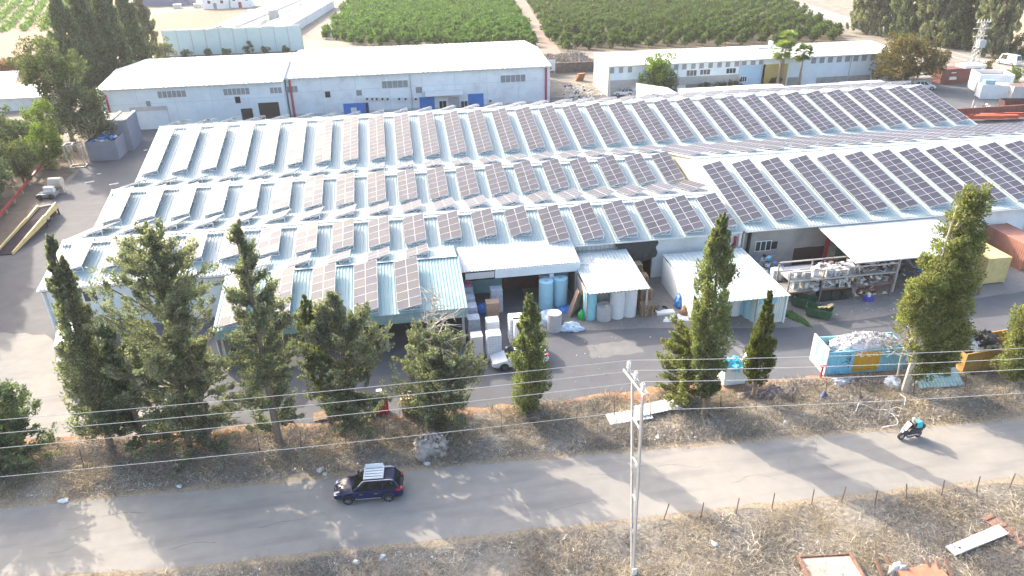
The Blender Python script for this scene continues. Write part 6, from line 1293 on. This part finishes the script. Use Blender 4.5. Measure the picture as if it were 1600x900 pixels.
# truck under the trees at the left end
tr=T('truck','white and pale blue truck with a dark cab end parked under the left conifers','truck',(-29.6,59.6,0),R(-75)); MB().box(-2.8,2.2,-1.2,1.2,1.0,3.3).build('cargo_box',WHITE,tr); MB().box(-2.8,2.2,-1.23,-1.205,2.2,3.2).build('side_panel',LBLUE,tr)
MB().loft([[(2.3,-1.1,.6),(2.3,1.1,.6),(2.3,1.1,2.6),(2.3,-1.1,2.6)],[(3.6,-1.1,.6),(3.6,1.1,.6),(3.6,1.1,2.5),(3.6,-1.1,2.5)],[(4.1,-1.05,.6),(4.1,1.05,.6),(4.1,1.0,1.5),(4.1,-1.0,1.5)]]).build('cab',WHITE,tr); MB().hexa([(3.66,-.95,2.4),(3.66,.95,2.4),(4.08,.95,1.6),(4.08,-.95,1.6)],[(3.72,-.95,2.42),(3.72,.95,2.42),(4.14,.95,1.62),(4.14,-.95,1.62)]).build('windscreen',CARGL,tr)
for x in (-1.9,2.9):
    for y in (-1.0,1.0): MB().cyl((x,y-.15,.5),(x,y+.15,.5),.5,n=14).build('wheel',RUBBER,tr)
MB().box(-2.8,3.6,-.5,.5,.6,.95).build('chassis',TRIM,tr)
# ------------------------------------------------------------------ back right yard
bp=at(1498,130); BC=container('reddish brown shipping container with white markings by the pylon',(bp.x-.2,bp.y+1.3,0),R(2),9.5,2.5,3.2,mat('oxide_red_paint',(.20,.075,.065),.7,.15,1,stain=(.14,.07,.06),stain_amt=.5))
g=MB(); g.box(-2.6,-.8,-1.36,-1.31,.9,1.2); g.box(-2.6,-.9,-1.36,-1.31,1.3,1.5); g.box(-2.4,-1.2,-1.36,-1.31,2.3,2.45); g.build('lettering',WHITE,BC)
tag(MB().box(-2.6,2.6,-1.6,1.6,0,.6).build('roof_unit',ROOFW,None,(bp.x+3,bp.y+1.3,3.2)),'flat white unit lying on the red brown container roof','unit')
tag(MB().box(-3,3,-.1,.1,0,1.3).build('low_wall',CONC,None,(bp.x-9,bp.y+1,0)),'low grey wall left of the red brown container','wall')
o=T('white_block','open topped white block building beside the back yard','building',at(1522,145)+Vector((4.6,1.6,0)),R(-22)); 
for q in ((-3.2,3.2,-3,-2.8),(-3.2,3.2,2.8,3)): MB().box(q[0],q[1],q[2],q[3],0,3.8).build('wall',WALLW,o)
for q in (-3.2,3.): MB().box(q,q+.2,-2.795,2.795,0,3.8).build('wall',WALLW,o)
MB().box(-3,3,-2.79,2.79,2.9,3.0).build('roof',mat('brown_flat_roof',(.30,.2,.16),.9,.2,1),o); MB().box(-3.6,-.5,-3.05,-3.005,0,2.2).build('door',LOUVRE,o)
cn=container('white container with a teal top box next to the white block',at(1552,158)+Vector((2.0,2.6,0)),R(-20),6,2.5,2.8,WHITE); MB().box(-2.4,-.6,-.8,.8,2.8,3.6).build('top_box',TEALROOF,cn)
container('white container with a rusty brown roof at the right edge',at(1590,160)+Vector((3.2,2.2,0)),R(-8),7,2.5,2.9,mat('dirty_white_paint',(.6,.55,.52),.7,.1,1,stain=(.3,.2,.15),stain_amt=.5),RUST)
sk3=skip('dark brown open skip at the right edge of the back yard',at(1582,172)+Vector((1.5,1,0)),R(-14),6.,2.4,1.7,mat('dark_brown_paint',(.10,.045,.04),.7,.2,1))
for i,(px,py,L_,a) in enumerate(((1528,190,7,-12),(1545,189,8,-14),(1562,187,9,-12),(1580,187,8,-10),(1596,186,8,-12),(1505,190,3,10))): tag(MB().cbox((0,0,.5),(L_,.75,.6)).build('orange_beam',mat('orange_paint',(.55,.10,.04),.55,.15),None,at(px,py)+Vector((1,0,.3)),(0,0,R(a))),f'{ordn(i)} orange red steel beam lying behind the far right roof','beam','orange steel beams')
tag(MB().box(-10,10,-.2,.2,0,1.5).build('yard_wall',mat('rusty_brown_wall',(.2,.08,.06),.8,.2),None,at(1530,180)+Vector((4,0,0))),'rusty brown low wall behind the orange beams','wall')
tangle('scrap_pile','pale scrap on the asphalt of the back yard',at(1545,172),2.5,1.5,.9,60,[WHITE,STEEL,RUST],8); o=tag(MB().box(-.08,.08,-.08,.08,0,2.2).build('post',STEEL,None,at(1517,174)),'thin steel post standing in the back yard','post')
# lattice pylon
py_=at(1518,107); o=T('lattice_pylon','lattice steel transformer pylon before the tall trees','pylon',py_)
for sx in (-1,1):
    for sy in (-1,1): MB().bar((sx*.9,sy*.9,0),(sx*.35,sy*.35,10.6),.13).build('leg',STEEL,o)
b=MB()
for k in range(9):
    f0,f1=k/9,(k+1)/9; r0,r1=.9-.55*f0,.9-.55*f1; z0,z1=10.6*f0,10.6*f1
    for (a0_,a1_),(b0_,b1_) in (((-1,-1),(1,-1)),((1,-1),(1,1)),((1,1),(-1,1)),((-1,1),(-1,-1))): b.bar((a0_*r0,a1_*r0,z0),(b0_*r1,b1_*r1,z1),.07); b.bar((b0_*r0,b1_*r0,z0),(a0_*r1,a1_*r1,z1),.07)
b.build('bracing',STEEL,o,kind='stuff')
for z,w_ in ((10.6,1.9),(9.2,2.3),(7.4,1.8)): MB().box(-w_,w_,-.12,.12,z,z+.2).build('crossarm',STEEL,o)
MB().box(-.1,1.5,-.7,.7,4.9,6.6).build('transformer',mat('grey_blue_transformer',(.35,.42,.45),.6,.06),o)
for x in (-1.6,-.8,0,.8,1.6): MB().cyl((x,0,10.8),(x,0,11.3),.1,n=6).build('insulator',WHITE,o)
# behind the back warehouse: stacked goods
tangle('scrap_pile','black racks and white bags stacked beside the warehouse end wall',(37.,146,0),2.2,3.6,3.4,150,[TRIM,WHITE,WHITEP,GREYW],11); tangle('scrap_pile','pale goods piled against the workshop end wall',(42.,150,0),2.2,5,2.2,90,[WHITE,CREAM,TEALROOF,WOODP],12)
for k in range(4): tag(MB().box(-.9,.9,-.5,.5,0,.42).build('timber_pack',mat('orange_timber',(.34,.17,.08),.85,.2,4),None,at(905+k,126)+Vector((0,0,.42*k)),(0,0,.1*k)),f'{ordn(k)} orange timber pack from the bottom behind the warehouse end','timber pack')
o=T('notice_board','white board with a green emblem on the fence between the buildings','sign',(37.5,176,0)); MB().box(-2,2,-.06,.06,1.,3.6).build('board',WHITE,o); MB().hexa([(-1.2,-.1,1.4),(1.2,-.1,1.4),(1.2,-.07,1.4),(-1.2,-.07,1.4)],[(-.1,-.1,3.2),(.1,-.1,3.2),(.1,-.07,3.2),(-.1,-.07,3.2)]).build('emblem',GREEN,o)
for x in (-1.9,1.9): MB().box(x-.06,x+.06,.061,.16,0,3.6).build('post',STEEL,o)
tag(MB().box(-12,12,-.2,.2,0,2.4).build('brush_fence',mat('brown_brush_fence',(.16,.12,.10),.95,.4,2),None,(38,178,0)),'brown brush fence between the warehouse and the workshop','fence')
grass('dry_brush','dark dry brush patch behind the fence between the buildings',900,[(30,180),(52,180),(52,202),(30,202)],8,BRUSH,.6,1.8,.12,-.5,12,.8,.15)
# ------------------------------------------------------------------ air
HD=.0002
b=MB(); b.box(-420,420,-60,760,-1.2,48); h=b.build('haze',[]); 
hm=bpy.data.materials.new('air'); hm.use_nodes=True; n_=hm.node_tree.nodes; n_.clear(); out=n_.new('ShaderNodeOutputMaterial'); v=n_.new('ShaderNodeVolumePrincipled'); v.inputs['Color'].default_value=(.95,.95,.95,1); v.inputs['Density'].default_value=HD; v.inputs['Anisotropy'].default_value=.2
hm.node_tree.links.new(v.outputs[0],out.inputs['Volume']); h.data.materials.append(hm); tag(h,kind='stuff')
